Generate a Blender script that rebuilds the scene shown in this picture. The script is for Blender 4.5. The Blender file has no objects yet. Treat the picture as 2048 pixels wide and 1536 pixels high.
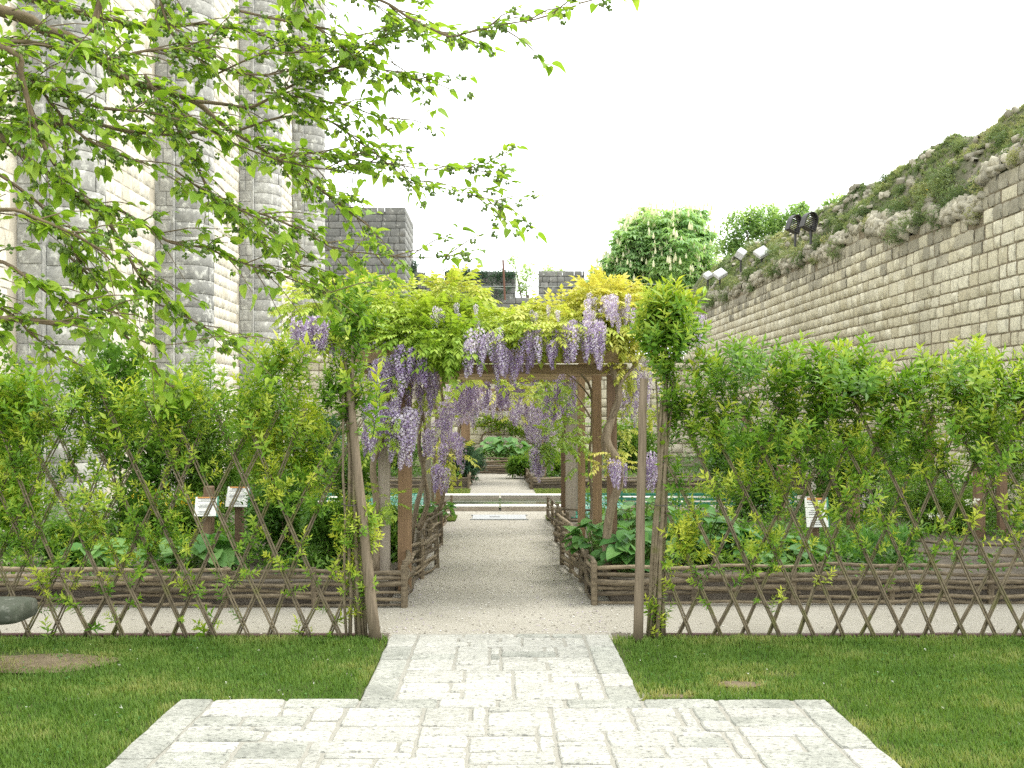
import bpy, bmesh, math, random
import numpy as np
from mathutils import Vector, Matrix, noise

R = random.Random(11)
RN = np.random.RandomState(7)
scene = bpy.context.scene
COL = scene.collection

# ------------------------------------------------------------------ camera, sky, sun, exposure
EYE = 1.65
FPX, CX, CY = 2160.0, 1000.0, 820.0          # focal length in photo pixels, vanishing point of the path
cam_d = bpy.data.cameras.new('camera')
cam_d.sensor_width = 36.0
cam_d.lens = 36.0 * FPX / 2048.0
cam_d.shift_x = (1024 - CX) / 2048.0
cam_d.shift_y = (CY - 768) / 2048.0
cam_d.clip_start = 0.1
cam_d.clip_end = 600
cam = bpy.data.objects.new('camera', cam_d)
cam.location = (0, 0, EYE)
cam.rotation_euler = (math.radians(90), 0, 0)
COL.objects.link(cam)
scene.camera = cam

SUN_EL, SUN_AZ = math.radians(52), math.radians(78)
world = bpy.data.worlds.new("World")
scene.world = world
world.use_nodes = True
wn, wl = world.node_tree.nodes, world.node_tree.links
wn.clear()
wo = wn.new('ShaderNodeOutputWorld')
bg = wn.new('ShaderNodeBackground')
bg.inputs['Strength'].default_value = 0.145
sky = wn.new('ShaderNodeTexSky')
sky.sky_type = 'NISHITA'
sky.sun_disc = False
sky.sun_elevation = SUN_EL
sky.sun_rotation = SUN_AZ
sky.air_density = 1.0
sky.dust_density = 4.0
sky.ozone_density = 1.0
hs = wn.new('ShaderNodeHueSaturation')
hs.inputs['Saturation'].default_value = 0.2
mx = wn.new('ShaderNodeMix')
mx.data_type = 'RGBA'
mx.inputs[0].default_value = 0.7
mx.inputs[7].default_value = (9.6, 9.9, 9.9, 1)      # even bright cloud cover
wl.new(sky.outputs[0], hs.inputs['Color'])
wl.new(hs.outputs[0], mx.inputs[6])
wl.new(mx.outputs[2], bg.inputs['Color'])
wl.new(bg.outputs[0], wo.inputs[0])

sun_d = bpy.data.lights.new('sun', 'SUN')
sun_d.energy = 0.95
sun_d.angle = math.radians(24)
sun_d.color = (1.0, 0.96, 0.88)
sun = bpy.data.objects.new('sun', sun_d)
sdir = Vector((math.sin(SUN_AZ) * math.cos(SUN_EL), math.cos(SUN_AZ) * math.cos(SUN_EL), math.sin(SUN_EL)))
sun.rotation_euler = sdir.to_track_quat('Z', 'Y').to_euler()
sun.location = (12, 4, 25)
COL.objects.link(sun)

scene.view_settings.view_transform = 'Standard'
scene.view_settings.look = 'None'
scene.view_settings.exposure = 1.27
scene.view_settings.gamma = 1.0
scene.view_settings.use_curve_mapping = False
scene.render.engine = 'CYCLES'
scene.cycles.max_bounces = 6
scene.cycles.diffuse_bounces = 4
scene.cycles.transmission_bounces = 4
scene.cycles.use_denoising = False


# ------------------------------------------------------------------ helpers
def at(px, py, Y):
    """the point at depth Y that the photograph shows at (px, py)"""
    return Vector(((px - CX) * Y / FPX, Y, EYE - (py - CY) * Y / FPX))


PINV = {}


def put(o, parent=None, world_mat=None):
    COL.objects.link(o)
    if parent is not None:
        o.parent = parent
        pm = PINV.get(parent.name)
        if pm is not None:
            o.matrix_parent_inverse = pm
    o.color = (0.5, 0.5, 0.5, 1)
    return o


def thing(name, label, cat, loc=(0, 0, 0), group=None, kind=None, parent=None):
    o = bpy.data.objects.new(name, None)
    o.empty_display_size = 0.1
    o.location = loc
    COL.objects.link(o)
    PINV[o.name] = Matrix.Translation(-Vector(loc))
    if parent is not None:
        o.parent = parent
        if parent.name in PINV:
            o.matrix_parent_inverse = PINV[parent.name]
    if label:
        o['label'] = label
    if cat:
        o['category'] = cat
    if group:
        o['group'] = group
    if kind:
        o['kind'] = kind
    return o


def tag(o, label=None, cat=None, group=None, kind=None):
    if label:
        o['label'] = label
    if cat:
        o['category'] = cat
    if group:
        o['group'] = group
    if kind:
        o['kind'] = kind
    return o


class MB:
    """collects shapes, links them as ONE mesh object"""

    def __init__(self):
        self.v, self.f, self.t = [], [], []

    def add(self, vs, fs, tint=0.5):
        n = len(self.v)
        self.v += [tuple(p) for p in vs]
        self.f += [tuple(i + n for i in f) for f in fs]
        self.t += [tint] * len(vs)

    def box(self, c, s, m=None, tint=0.5, ch=0.0):
        hx, hy, hz = s[0] / 2, s[1] / 2, s[2] / 2
        if ch:
            vs = []
            for z, k in ((-hz, 0), (hz - ch, 0), (hz, ch)):
                vs += [(-hx + k, -hy + k, z), (hx - k, -hy + k, z), (hx - k, hy - k, z), (-hx + k, hy - k, z)]
            fs = [(3, 2, 1, 0), (8, 9, 10, 11)]
            for L in (0, 4):
                for i in range(4):
                    j = (i + 1) % 4
                    fs.append((L + i, L + j, L + 4 + j, L + 4 + i))
        else:
            vs = [(-hx, -hy, -hz), (hx, -hy, -hz), (hx, hy, -hz), (-hx, hy, -hz),
                  (-hx, -hy, hz), (hx, -hy, hz), (hx, hy, hz), (-hx, hy, hz)]
            fs = [(3, 2, 1, 0), (4, 5, 6, 7), (0, 1, 5, 4), (1, 2, 6, 5), (2, 3, 7, 6), (3, 0, 4, 7)]
        c = Vector(c)
        self.add([(m @ Vector(p) if m else Vector(p)) + c for p in vs], fs, tint)

    def tube(self, pts, rad, n=6, tint=0.5, cap=True):
        pts = [Vector(p) for p in pts]
        if not isinstance(rad, (list, tuple)):
            rad = [rad] * len(pts)
        vs, fs = [], []
        ref = Vector((0.3, 0.9, 0.31)).normalized()
        for i, p in enumerate(pts):
            d = (pts[min(i + 1, len(pts) - 1)] - pts[max(i - 1, 0)])
            d = d.normalized() if d.length > 1e-9 else Vector((0, 0, 1))
            a = d.cross(ref)
            if a.length < 0.05:
                a = d.cross(Vector((1, 0, 0)))
            a.normalize()
            b = d.cross(a)
            for k in range(n):
                w = 2 * math.pi * k / n
                vs.append(p + (a * math.cos(w) + b * math.sin(w)) * rad[i])
        for i in range(len(pts) - 1):
            for k in range(n):
                k2 = (k + 1) % n
                fs.append((i * n + k, i * n + k2, (i + 1) * n + k2, (i + 1) * n + k))
        if cap:
            fs.append(tuple(range(n - 1, -1, -1)))
            fs.append(tuple((len(pts) - 1) * n + k for k in range(n)))
        self.add(vs, fs, tint)

    def mesh(self, name, mat, smooth=False):
        me = bpy.data.meshes.new(name)
        me.from_pydata(self.v, [], self.f)
        at_ = me.attributes.new('tint', 'FLOAT', 'POINT')
        at_.data.foreach_set('value', np.array(self.t, dtype=np.float32))
        me.materials.append(mat)
        if smooth:
            me.polygons.foreach_set('use_smooth', [True] * len(me.polygons))
        me.update()
        return me

    def build(self, name, mat, parent=None, smooth=False, kind=None):
        o = bpy.data.objects.new(name, self.mesh(name, mat, smooth))
        put(o, parent)
        if kind:
            o['kind'] = kind
        return o


def np_mesh(name, V, F, T, mat, smooth=False):
    me = bpy.data.meshes.new(name)
    k = F.shape[1]
    me.vertices.add(len(V))
    me.vertices.foreach_set('co', V.astype(np.float32).ravel())
    me.loops.add(F.size)
    me.loops.foreach_set('vertex_index', F.astype(np.int32).ravel())
    me.polygons.add(len(F))
    me.polygons.foreach_set('loop_start', np.arange(0, F.size, k, dtype=np.int32))
    me.polygons.foreach_set('loop_total', np.full(len(F), k, dtype=np.int32))
    if smooth:
        me.polygons.foreach_set('use_smooth', np.ones(len(F), dtype=bool))
    a = me.attributes.new('tint', 'FLOAT', 'POINT')
    a.data.foreach_set('value', T.astype(np.float32))
    me.materials.append(mat)
    me.update(calc_edges=True)
    return me


def merge(parts):
    """parts: list of (V, F, T) -> one (V, F, T)"""
    V, F, T, n = [], [], [], 0
    for v, f, t in parts:
        V.append(v); F.append(f + n); T.append(t); n += len(v)
    return np.concatenate(V), np.concatenate(F), np.concatenate(T)


def xform(tm, M, dt=None):
    """copies template tm = (V, F, T) with matrices M (n,4,4); dt = tint offset per copy"""
    v, f, t = tm
    n = len(M)
    V = np.einsum('nij,vj->nvi', M[:, :3, :3], v) + M[:, None, :3, 3]
    F = f[None] + (np.arange(n) * len(v))[:, None, None]
    T = np.tile(t, (n, 1))
    if dt is not None:
        T = T + np.asarray(dt)[:, None]
    return V.reshape(-1, 3), F.reshape(-1, f.shape[1]), np.clip(T, 0, 1).ravel()


def frames(pos, d, s, up=None, roll=None):
    """matrices with local +Y along d, local +Z near up, scaled s"""
    pos, d = np.asarray(pos, float), np.asarray(d, float)
    n = len(pos)
    d = d / (np.linalg.norm(d, axis=1, keepdims=True) + 1e-9)
    if up is None:
        up = np.tile([0.0, 0.0, 1.0], (n, 1))
    x = np.cross(d, up)
    bad = np.linalg.norm(x, axis=1) < 0.05
    x[bad] = np.cross(d[bad], np.array([1.0, 0.2, 0]))
    x /= np.linalg.norm(x, axis=1, keepdims=True) + 1e-9
    z = np.cross(x, d)
    if roll is not None:
        c, sn = np.cos(roll)[:, None], np.sin(roll)[:, None]
        x, z = x * c + z * sn, -x * sn + z * c
    s = np.broadcast_to(np.asarray(s, float), (n,))[:, None]
    M = np.zeros((n, 4, 4))
    M[:, :3, 0] = x * s; M[:, :3, 1] = d * s; M[:, :3, 2] = z * s; M[:, :3, 3] = pos; M[:, 3, 3] = 1
    return M


def scatter(name, templates, M, dt, mat, parent=None, kind='stuff', smooth=False):
    """one mesh of many copies, templates picked at random"""
    idx = RN.randint(0, len(templates), len(M))
    ps = []
    for k, tm in enumerate(templates):
        s = idx == k
        if s.any():
            ps.append(xform(tm, M[s], np.asarray(dt)[s]))
    V, F, T = merge(ps)
    o = bpy.data.objects.new(name, np_mesh(name, V, F, T, mat, smooth))
    put(o, parent)
    if kind:
        o['kind'] = kind
    return o


def pieces(name, meshes, M, dt, parent):
    """alike pieces, each an object of its own, sharing mesh data"""
    out = []
    for i in range(len(M)):
        o = bpy.data.objects.new(name, meshes[R.randrange(len(meshes))])
        put(o, parent)
        o.matrix_basis = Matrix(M[i].tolist())
        o.color = (0.5 + float(dt[i]), 0.5, 0.5, 1)
        out.append(o)
    return out


# ------------------------------------------------------------------ materials
def lin(c):
    return (c[0], c[1], c[2], 1)


class NT:
    def __init__(self, name):
        self.m = bpy.data.materials.new(name)
        self.m.use_nodes = True
        self.n, self.l = self.m.node_tree.nodes, self.m.node_tree.links
        self.n.clear()
        self.out = self.n.new('ShaderNodeOutputMaterial')
        g = self.n.new('ShaderNodeNewGeometry')
        self.pos = g.outputs['Position']

    def node(self, typ, **kw):
        x = self.n.new(typ)
        for k, v in kw.items():
            setattr(x, k, v)
        return x

    def noise(self, scale, detail=4, rough=0.6, vec=None, w=None):
        x = self.n.new('ShaderNodeTexNoise')
        x.inputs['Scale'].default_value = scale
        x.inputs['Detail'].default_value = detail
        x.inputs['Roughness'].default_value = rough
        self.l.new(vec or self.pos, x.inputs['Vector'])
        return x.outputs['Fac']

    def stretch(self, s):
        mp = self.n.new('ShaderNodeVectorMath')
        mp.operation = 'MULTIPLY'
        mp.inputs[1].default_value = s
        self.l.new(self.pos, mp.inputs[0])
        return mp.outputs[0]

    def ramp(self, fac, stops, interp='LINEAR'):
        x = self.n.new('ShaderNodeValToRGB')
        x.color_ramp.interpolation = interp
        e = x.color_ramp.elements
        while len(e) < len(stops):
            e.new(0.5)
        for el, (p, c) in zip(e, stops):
            el.position = p
            el.color = lin(c) if len(c) == 3 else c
        self.l.new(fac, x.inputs[0])
        return x.outputs[0]

    def step(self, fac, lo, hi):
        x = self.n.new('ShaderNodeMapRange')
        x.inputs[1].default_value = lo
        x.inputs[2].default_value = hi
        self.l.new(fac, x.inputs[0])
        return x.outputs[0]

    def math(self, op, a, b):
        x = self.n.new('ShaderNodeMath')
        x.operation = op
        for i, v in enumerate((a, b)):
            if isinstance(v, (int, float)):
                x.inputs[i].default_value = v
            else:
                self.l.new(v, x.inputs[i])
        return x.outputs[0]

    def mix(self, fac, a, b, mode='MIX'):
        x = self.n.new('ShaderNodeMix')
        x.data_type = 'RGBA'
        x.blend_type = mode
        for i, v in ((0, fac), (6, a), (7, b)):
            if isinstance(v, (int, float)):
                x.inputs[i].default_value = v
            elif isinstance(v, tuple):
                x.inputs[i].default_value = lin(v)
            else:
                self.l.new(v, x.inputs[i])
        return x.outputs[2]

    def tint(self):
        """vertex tint plus the object's own offset"""
        a = self.n.new('ShaderNodeAttribute')
        a.attribute_name = 'tint'
        o = self.n.new('ShaderNodeObjectInfo')
        s = self.n.new('ShaderNodeSeparateColor')
        self.l.new(o.outputs['Color'], s.inputs[0])
        t = self.math('ADD', a.outputs['Fac'], self.math('SUBTRACT', s.outputs[0], 0.5))
        return t

    def bump(self, h, strength, dist):
        x = self.n.new('ShaderNodeBump')
        x.inputs['Strength'].default_value = strength
        x.inputs['Distance'].default_value = dist
        self.l.new(h, x.inputs['Height'])
        return x.outputs[0]

    def surf(self, color, rough=0.8, normal=None, spec=0.3, metal=0.0):
        b = self.n.new('ShaderNodeBsdfPrincipled')
        if isinstance(color, tuple):
            b.inputs['Base Color'].default_value = lin(color)
        else:
            self.l.new(color, b.inputs['Base Color'])
        if isinstance(rough, (int, float)):
            b.inputs['Roughness'].default_value = rough
        else:
            self.l.new(rough, b.inputs['Roughness'])
        b.inputs['Specular IOR Level'].default_value = spec
        b.inputs['Metallic'].default_value = metal
        if normal is not None:
            self.l.new(normal, b.inputs['Normal'])
        self.l.new(b.outputs[0], self.out.inputs[0])
        return b


def leaf_mat(name, dark, mid, light, transl=0.45, rough=0.45, spec=0.35):
    t = NT(name)
    c = t.ramp(t.tint(), [(0.0, dark), (0.5, mid), (1.0, light)])
    nz = t.noise(35, 2)
    c = t.mix(t.math('MULTIPLY', nz, 0.35), c, t.mix(0.5, c, dark), 'MIX')
    b = t.surf(c, rough, spec=spec)
    tr = t.node('ShaderNodeBsdfTranslucent')
    t.l.new(t.mix(1.0, c, (1.0, 1.0, 0.55), 'MULTIPLY'), tr.inputs['Color'])
    ms = t.node('ShaderNodeMixShader')
    ms.inputs[0].default_value = transl
    t.l.new(b.outputs[0], ms.inputs[1])
    t.l.new(tr.outputs[0], ms.inputs[2])
    t.l.new(ms.outputs[0], t.out.inputs[0])
    return t.m


def wood_mat(name, a, b, grain=(60, 60, 3), rough=0.75, moss=None):
    t = NT(name)
    g = t.noise(1.0, 5, 0.65, t.stretch(grain))
    c = t.mix(t.step(g, 0.34, 0.68), a, b)
    c = t.mix(t.step(t.tint(), 0.0, 1.0), t.mix(0.55, c, (0.01, 0.008, 0.006)), t.mix(0.25, c, (0.52, 0.41, 0.26)))
    if moss:
        c = t.mix(t.step(t.noise(9, 3), 0.5, 0.7), c, moss)
    t.surf(c, rough, t.bump(g, 0.5, 0.004), 0.25)
    return t.m


def stone_mat(name, stops, stain, stain_lo, stain_hi, speck=None, speck_lo=0.6, speck_hi=0.66, speck_scale=14,
              bump=0.5, bscale=40, stain_scale=0.5, pits=None, streak=None):
    t = NT(name)
    c = t.ramp(t.tint(), stops)
    big = t.noise(stain_scale, 6, 0.68, t.stretch((1, 1, 0.45)))
    c = t.mix(t.step(big, stain_lo, stain_hi), c, stain)
    med = t.noise(4.0, 5, 0.7)
    c = t.mix(t.step(med, 0.35, 0.8), c, t.mix(0.35, c, stain))
    if speck:
        sp = t.noise(speck_scale, 4, 0.65)
        c = t.mix(t.step(sp, speck_lo, speck_hi), c, speck)
    mot = t.noise(bscale * .32, 5, 0.72)
    c = t.mix(t.math('MULTIPLY', t.step(mot, 0.47, 0.6), 0.55), c, t.mix(0.55, c, stain))
    c = t.mix(t.math('MULTIPLY', t.step(mot, 0.45, 0.3), 0.3), c, t.mix(.5, c, (0.8, 0.78, 0.7)))
    fine = t.noise(bscale, 6, 0.75)
    c = t.mix(t.math('MULTIPLY', t.step(fine, 0.47, 0.64), 0.5), c, t.mix(0.6, c, (0.08, 0.075, 0.06)))
    h = t.math('ADD', fine, t.math('MULTIPLY', mot, 1.5))
    if pits:
        pn = t.noise(pits, 2, 0.5, t.stretch((1, 1.8, 1)))
        pf = t.step(pn, 0.575, 0.66)
        c = t.mix(t.math('MULTIPLY', pf, 0.85), c, t.mix(0.7, c, (0.1, 0.1, 0.09)))
        h = t.math('SUBTRACT', h, pf)
    t.surf(c, 0.9, t.bump(h, bump, 0.01), 0.2)
    return t.m


M = {}
M['gravel'] = None
t = NT('gravel')
g1, g2, g3 = t.noise(0.9, 4), t.noise(70, 3, 0.7), t.noise(190, 2)
c = t.ramp(g1, [(0.3, (0.34, 0.32, 0.265)), (0.7, (0.44, 0.415, 0.355))])
c = t.mix(t.step(g2, 0.35, 0.75), t.mix(0.4, c, (0.14, 0.12, 0.09)), c)
c = t.mix(t.step(g3, 0.58, 0.68), c, (0.55, 0.53, 0.47))
c = t.mix(t.math('MULTIPLY', t.step(g3, 0.38, 0.3), 0.6), c, (0.16, 0.14, 0.11))
t.surf(c, 0.95, t.bump(t.math('ADD', g2, g3), 0.5, 0.008), 0.15)
M['gravel'] = t.m

t = NT('soil')
g1, g2 = t.noise(1.5, 4), t.noise(45, 4, 0.7)
c = t.ramp(g1, [(0.3, (0.13, 0.11, 0.085)), (0.7, (0.24, 0.21, 0.17))])
c = t.mix(t.step(g2, 0.3, 0.75), t.mix(0.5, c, (0.04, 0.03, 0.02)), c)
t.surf(c, 0.95, t.bump(g2, 0.8, 0.02), 0.15)
M['soil'] = t.m

t = NT('lawn_earth')
g1, g2 = t.noise(1.2, 4), t.noise(60, 4, 0.7)
c = t.ramp(g1, [(0.3, (0.05, 0.085, 0.02)), (0.7, (0.085, 0.12, 0.03))])
c = t.mix(t.step(g2, 0.3, 0.8), t.mix(0.5, c, (0.09, 0.075, 0.04)), c)
t.surf(c, 0.95, t.bump(g2, 0.8, 0.02), 0.15)
M['lawn_earth'] = t.m

t = NT('mortar')
g2 = t.noise(90, 4, 0.7)
c = t.mix(t.step(g2, 0.3, 0.75), (0.24, 0.23, 0.195), (0.37, 0.355, 0.305))
t.surf(c, 0.95, t.bump(g2, 0.6, 0.006), 0.15)
M['mortar'] = t.m
t = NT('wall_mortar')
g2 = t.noise(25, 5, 0.7)
c = t.mix(t.step(g2, 0.3, 0.75), (0.15, 0.125, 0.085), (0.33, 0.285, 0.205))
t.surf(c, 0.95, t.bump(g2, 0.8, 0.02), 0.15)
M['wall_mortar'] = t.m

M['paving'] = stone_mat('paving_limestone', [(0, (0.38, 0.37, 0.325)), (0.5, (0.45, 0.44, 0.39)), (1, (0.52, 0.51, 0.455))],
                        (0.27, 0.27, 0.235), 0.52, 0.75, bump=0.45, bscale=60, stain_scale=1.6, pits=32)
M['paving_worn'] = stone_mat('paving_limestone_lichen', [(0, (0.33, 0.33, 0.285)), (0.5, (0.41, 0.41, 0.36)), (1, (0.48, 0.48, 0.42))],
                             (0.2, 0.205, 0.175), 0.45, 0.75, bump=0.55, bscale=60, stain_scale=2.2, pits=32)
M['wall_stone'] = stone_mat('rampart_limestone', [(0, (0.55, 0.50, 0.355)), (0.5, (0.70, 0.655, 0.495)), (1, (0.79, 0.75, 0.60))],
                            (0.36, 0.34, 0.26), 0.5, 0.75, speck=(0.66, 0.63, 0.52), speck_lo=0.6, speck_hi=0.72, speck_scale=5, bump=0.9, bscale=16)
M['wall_top_stone'] = stone_mat('rampart_limestone_weathered', [(0, (0.32, 0.30, 0.23)), (0.5, (0.46, 0.43, 0.33)), (1, (0.58, 0.54, 0.42))],
                                (0.24, 0.225, 0.175), 0.45, 0.7, speck=(0.45, 0.43, 0.36), speck_lo=0.62, speck_hi=0.72, speck_scale=7, bump=1.0, bscale=16)
M['keep_stone'] = stone_mat('keep_limestone', [(0, (0.58, 0.54, 0.43)), (0.5, (0.69, 0.66, 0.56)), (1, (0.75, 0.73, 0.64))],
                            (0.44, 0.40, 0.30), 0.58, 0.8, bump=0.4, bscale=20)
M['keep_mortar'] = None
t = NT('keep_mortar')
g2 = t.noise(20, 4)
t.surf(t.mix(g2, (0.36, 0.32, 0.25), (0.50, 0.46, 0.37)), 0.95, t.bump(g2, 0.4, 0.01), 0.15)
M['keep_mortar'] = t.m
M['lichen_stone'] = stone_mat('buttress_lichen_stone', [(0, (0.38, 0.375, 0.34)), (0.5, (0.45, 0.445, 0.405)), (1, (0.52, 0.51, 0.465))],
                              (0.24, 0.24, 0.22), 0.44, 0.62, speck=(0.62, 0.62, 0.56), speck_lo=0.52, speck_hi=0.64, speck_scale=7, bump=0.6, bscale=22, stain_scale=0.8)
M['grey_stone'] = stone_mat('grey_tower_stone', [(0, (0.19, 0.19, 0.175)), (0.5, (0.235, 0.235, 0.215)), (1, (0.29, 0.285, 0.26))],
                            (0.13, 0.135, 0.13), 0.42, 0.7, speck=(0.45, 0.45, 0.41), speck_lo=0.58, speck_hi=0.66, speck_scale=7, bump=0.6, bscale=10, stain_scale=0.4)
M['basin'] = stone_mat('basin_rim_stone', [(0, (0.62, 0.60, 0.54)), (0.5, (0.70, 0.68, 0.62)), (1, (0.74, 0.72, 0.66))],
                       (0.52, 0.48, 0.42), 0.6, 0.8, bump=0.3)
M['basin_side'] = stone_mat('basin_side_stone', [(0, (0.36, 0.30, 0.24)), (0.5, (0.42, 0.36, 0.29)), (1, (0.46, 0.40, 0.33))],
                            (0.26, 0.22, 0.18), 0.5, 0.8, bump=0.4)
M['bench_stone'] = stone_mat('bench_stone', [(0, (0.07, 0.075, 0.06)), (0.5, (0.10, 0.105, 0.085)), (1, (0.13, 0.13, 0.11))],
                             (0.05, 0.06, 0.04), 0.4, 0.7, bump=0.5)

M['rod'] = wood_mat('hedge_rod_bark', (0.075, 0.06, 0.038), (0.23, 0.19, 0.125), (30, 30, 30), moss=(0.14, 0.135, 0.05))
M['wattle'] = wood_mat('wattle_bark', (0.055, 0.043, 0.028), (0.28, 0.225, 0.15), (14, 30, 50))
M['stake'] = wood_mat('weathered_stake', (0.075, 0.058, 0.04), (0.26, 0.205, 0.145), (90, 90, 4))
M['pergola'] = wood_mat('pergola_timber', (0.23, 0.13, 0.065), (0.42, 0.26, 0.14), (70, 70, 3))
M['pergola_beam'] = wood_mat('pergola_beam_timber', (0.20, 0.13, 0.065), (0.40, 0.28, 0.15), (4, 80, 80))
M['grey_post'] = wood_mat('pale_grey_timber', (0.30, 0.26, 0.21), (0.46, 0.41, 0.35), (80, 80, 3))
M['red_post'] = wood_mat('red_brown_timber', (0.12, 0.068, 0.04), (0.25, 0.145, 0.09), (80, 80, 3))
M['vine_bark'] = wood_mat('vine_bark', (0.12, 0.09, 0.06), (0.33, 0.26, 0.18), (40, 40, 12))
M['twig_bark'] = wood_mat('twig_bark', (0.06, 0.045, 0.022), (0.16, 0.12, 0.06), (40, 40, 40))
M['tree_bark'] = wood_mat('tree_bark', (0.08, 0.07, 0.055), (0.2, 0.17, 0.13), (20, 20, 6))

M['hedge_leaf'] = leaf_mat('hedge_leaf', (0.035, 0.125, 0.010), (0.19, 0.36, 0.028), (0.60, 0.64, 0.08), 0.42)
M['mulberry_leaf'] = leaf_mat('mulberry_leaf', (0.085, 0.21, 0.018), (0.27, 0.44, 0.04), (0.52, 0.64, 0.10), 0.52)
M['wisteria_leaf'] = leaf_mat('wisteria_leaf', (0.17, 0.33, 0.03), (0.42, 0.53, 0.07), (0.72, 0.64, 0.17), 0.42)
M['shrub_leaf'] = leaf_mat('shrub_leaf', (0.04, 0.12, 0.018), (0.14, 0.28, 0.04), (0.34, 0.48, 0.08), 0.4)
M['broad_leaf'] = leaf_mat('broad_leaf', (0.045, 0.145, 0.035), (0.11, 0.27, 0.06), (0.24, 0.42, 0.12), 0.4, 0.55)
M['blue_leaf'] = leaf_mat('blue_green_leaf', (0.02, 0.06, 0.03), (0.06, 0.14, 0.07), (0.16, 0.27, 0.15), 0.3)
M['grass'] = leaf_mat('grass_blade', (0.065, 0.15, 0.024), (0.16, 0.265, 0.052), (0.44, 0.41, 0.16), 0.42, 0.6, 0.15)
M['bank_grass'] = leaf_mat('bank_grass', (0.10, 0.17, 0.07), (0.27, 0.34, 0.15), (0.52, 0.50, 0.28), 0.38, 0.6)
M['chestnut_leaf'] = leaf_mat('chestnut_leaf', (0.19, 0.37, 0.16), (0.40, 0.60, 0.28), (0.62, 0.74, 0.44), 0.55)
M['airy_leaf'] = leaf_mat('airy_leaf', (0.17, 0.32, 0.11), (0.34, 0.5, 0.19), (0.52, 0.64, 0.3), 0.5)
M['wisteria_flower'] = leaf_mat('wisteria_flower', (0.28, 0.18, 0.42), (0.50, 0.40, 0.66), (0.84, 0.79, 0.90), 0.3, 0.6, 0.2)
M['cream_flower'] = leaf_mat('chestnut_flower', (0.7, 0.68, 0.45), (0.85, 0.83, 0.6), (0.92, 0.9, 0.75), 0.3, 0.6, 0.2)
M['yellow_flower'] = leaf_mat('yellow_flower', (0.7, 0.38, 0.01), (0.85, 0.6, 0.02), (0.9, 0.75, 0.1), 0.3, 0.6, 0.2)
M['white_flower'] = leaf_mat('white_flower', (0.7, 0.68, 0.6), (0.8, 0.8, 0.75), (0.85, 0.85, 0.82), 0.3, 0.6, 0.2)
M['catkin'] = leaf_mat('mulberry_catkin', (0.08, 0.16, 0.03), (0.20, 0.31, 0.08), (0.32, 0.42, 0.13), 0.3, 0.7)


def plain(name, c, rough=0.6, spec=0.4, metal=0.0, vary=0.25):
    t = NT(name)
    n = t.noise(18, 4)
    t.surf(t.mix(t.math('MULTIPLY', n, vary), c, tuple(x * 0.4 for x in c)), rough, t.bump(n, 0.15, 0.003), spec, metal)
    return t.m


M['hose'] = plain('hose_rubber', (0.11, 0.055, 0.05), 0.5)
M['green_paint'] = plain('green_paint', (0.025, 0.19, 0.125), 0.5)
M['label_white'] = plain('label_panel', (0.74, 0.73, 0.68), 0.4, vary=0.1)
M['label_ink'] = plain('label_ink', (0.12, 0.12, 0.12), 0.6)
M['label_orange'] = plain('label_orange', (0.55, 0.25, 0.06), 0.5)
M['label_green'] = plain('label_green', (0.05, 0.26, 0.14), 0.5)
M['dark_metal'] = plain('dark_metal', (0.035, 0.033, 0.03), 0.5, 0.5)
M['pale_metal'] = plain('pale_metal', (0.74, 0.75, 0.76), 0.4, 0.5)
M['rust'] = plain('rust', (0.16, 0.075, 0.05), 0.8)
M['wire'] = plain('wire', (0.30, 0.32, 0.30), 0.5)
M['grate'] = plain('grate_metal', (0.34, 0.35, 0.35), 0.5, 0.5)
M['tie'] = plain('tie_wire', (0.06, 0.05, 0.04), 0.6)
t = NT('pond_water')
b = t.surf(t.mix(t.noise(2, 3), (0.05, 0.065, 0.035), (0.09, 0.10, 0.06)), 0.08, t.bump(t.noise(5, 2), 0.08, 0.01), 0.5)
M['water'] = t.m

# ------------------------------------------------------------------ leaf shapes: (V, F, T) with triangles
def leaf5(w=0.15, fold=0.05, droop=0.12, t0=0.0, t1=0.0):
    v = np.array([(0, 0, 0), (-w, 0.42, fold), (0, 0.5, -droop * 0.25), (w, 0.42, fold), (0, 1, -droop)], float)
    f = np.array([(0, 3, 2), (3, 4, 2), (0, 2, 1), (2, 4, 1)])
    return v, f, np.array([t0, t0, t0, t0, t1], float)


def broad(w=0.4, fold=0.12, droop=0.25, heart=0.1, jag=0.0, rnd=None):
    half = [(0.0, 0.0), (0.55 * w, -heart), (1.0 * w, 0.13), (0.97 * w, 0.4), (0.62 * w, 0.7), (0.22 * w, 0.9)]
    rnd = rnd or random.Random(1)
    vs = [(0, 0.0, 0), (0, 0.42, -droop * 0.15), (0, 1.0, -droop)]
    sides = []
    for sg in (1, -1):
        ids = []
        for x, y in half[1:]:
            k = 1 + jag * (rnd.random() - 0.5)
            ids.append(len(vs))
            vs.append((sg * x * k, y, fold * x * 2 / max(w, .01) * 0.5 - droop * y * y + 0.03 * (rnd.random() - .5)))
        sides.append(ids)
    f = []
    for sg, ids in zip((1, -1), sides):
        chain = [0] + ids + [2]
        for a, b_ in zip(chain[:-1], chain[1:]):
            f.append((1, a, b_) if sg < 0 else (1, b_, a))
    v = np.array(vs, float)
    return v, np.array(f), np.zeros(len(v))


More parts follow.
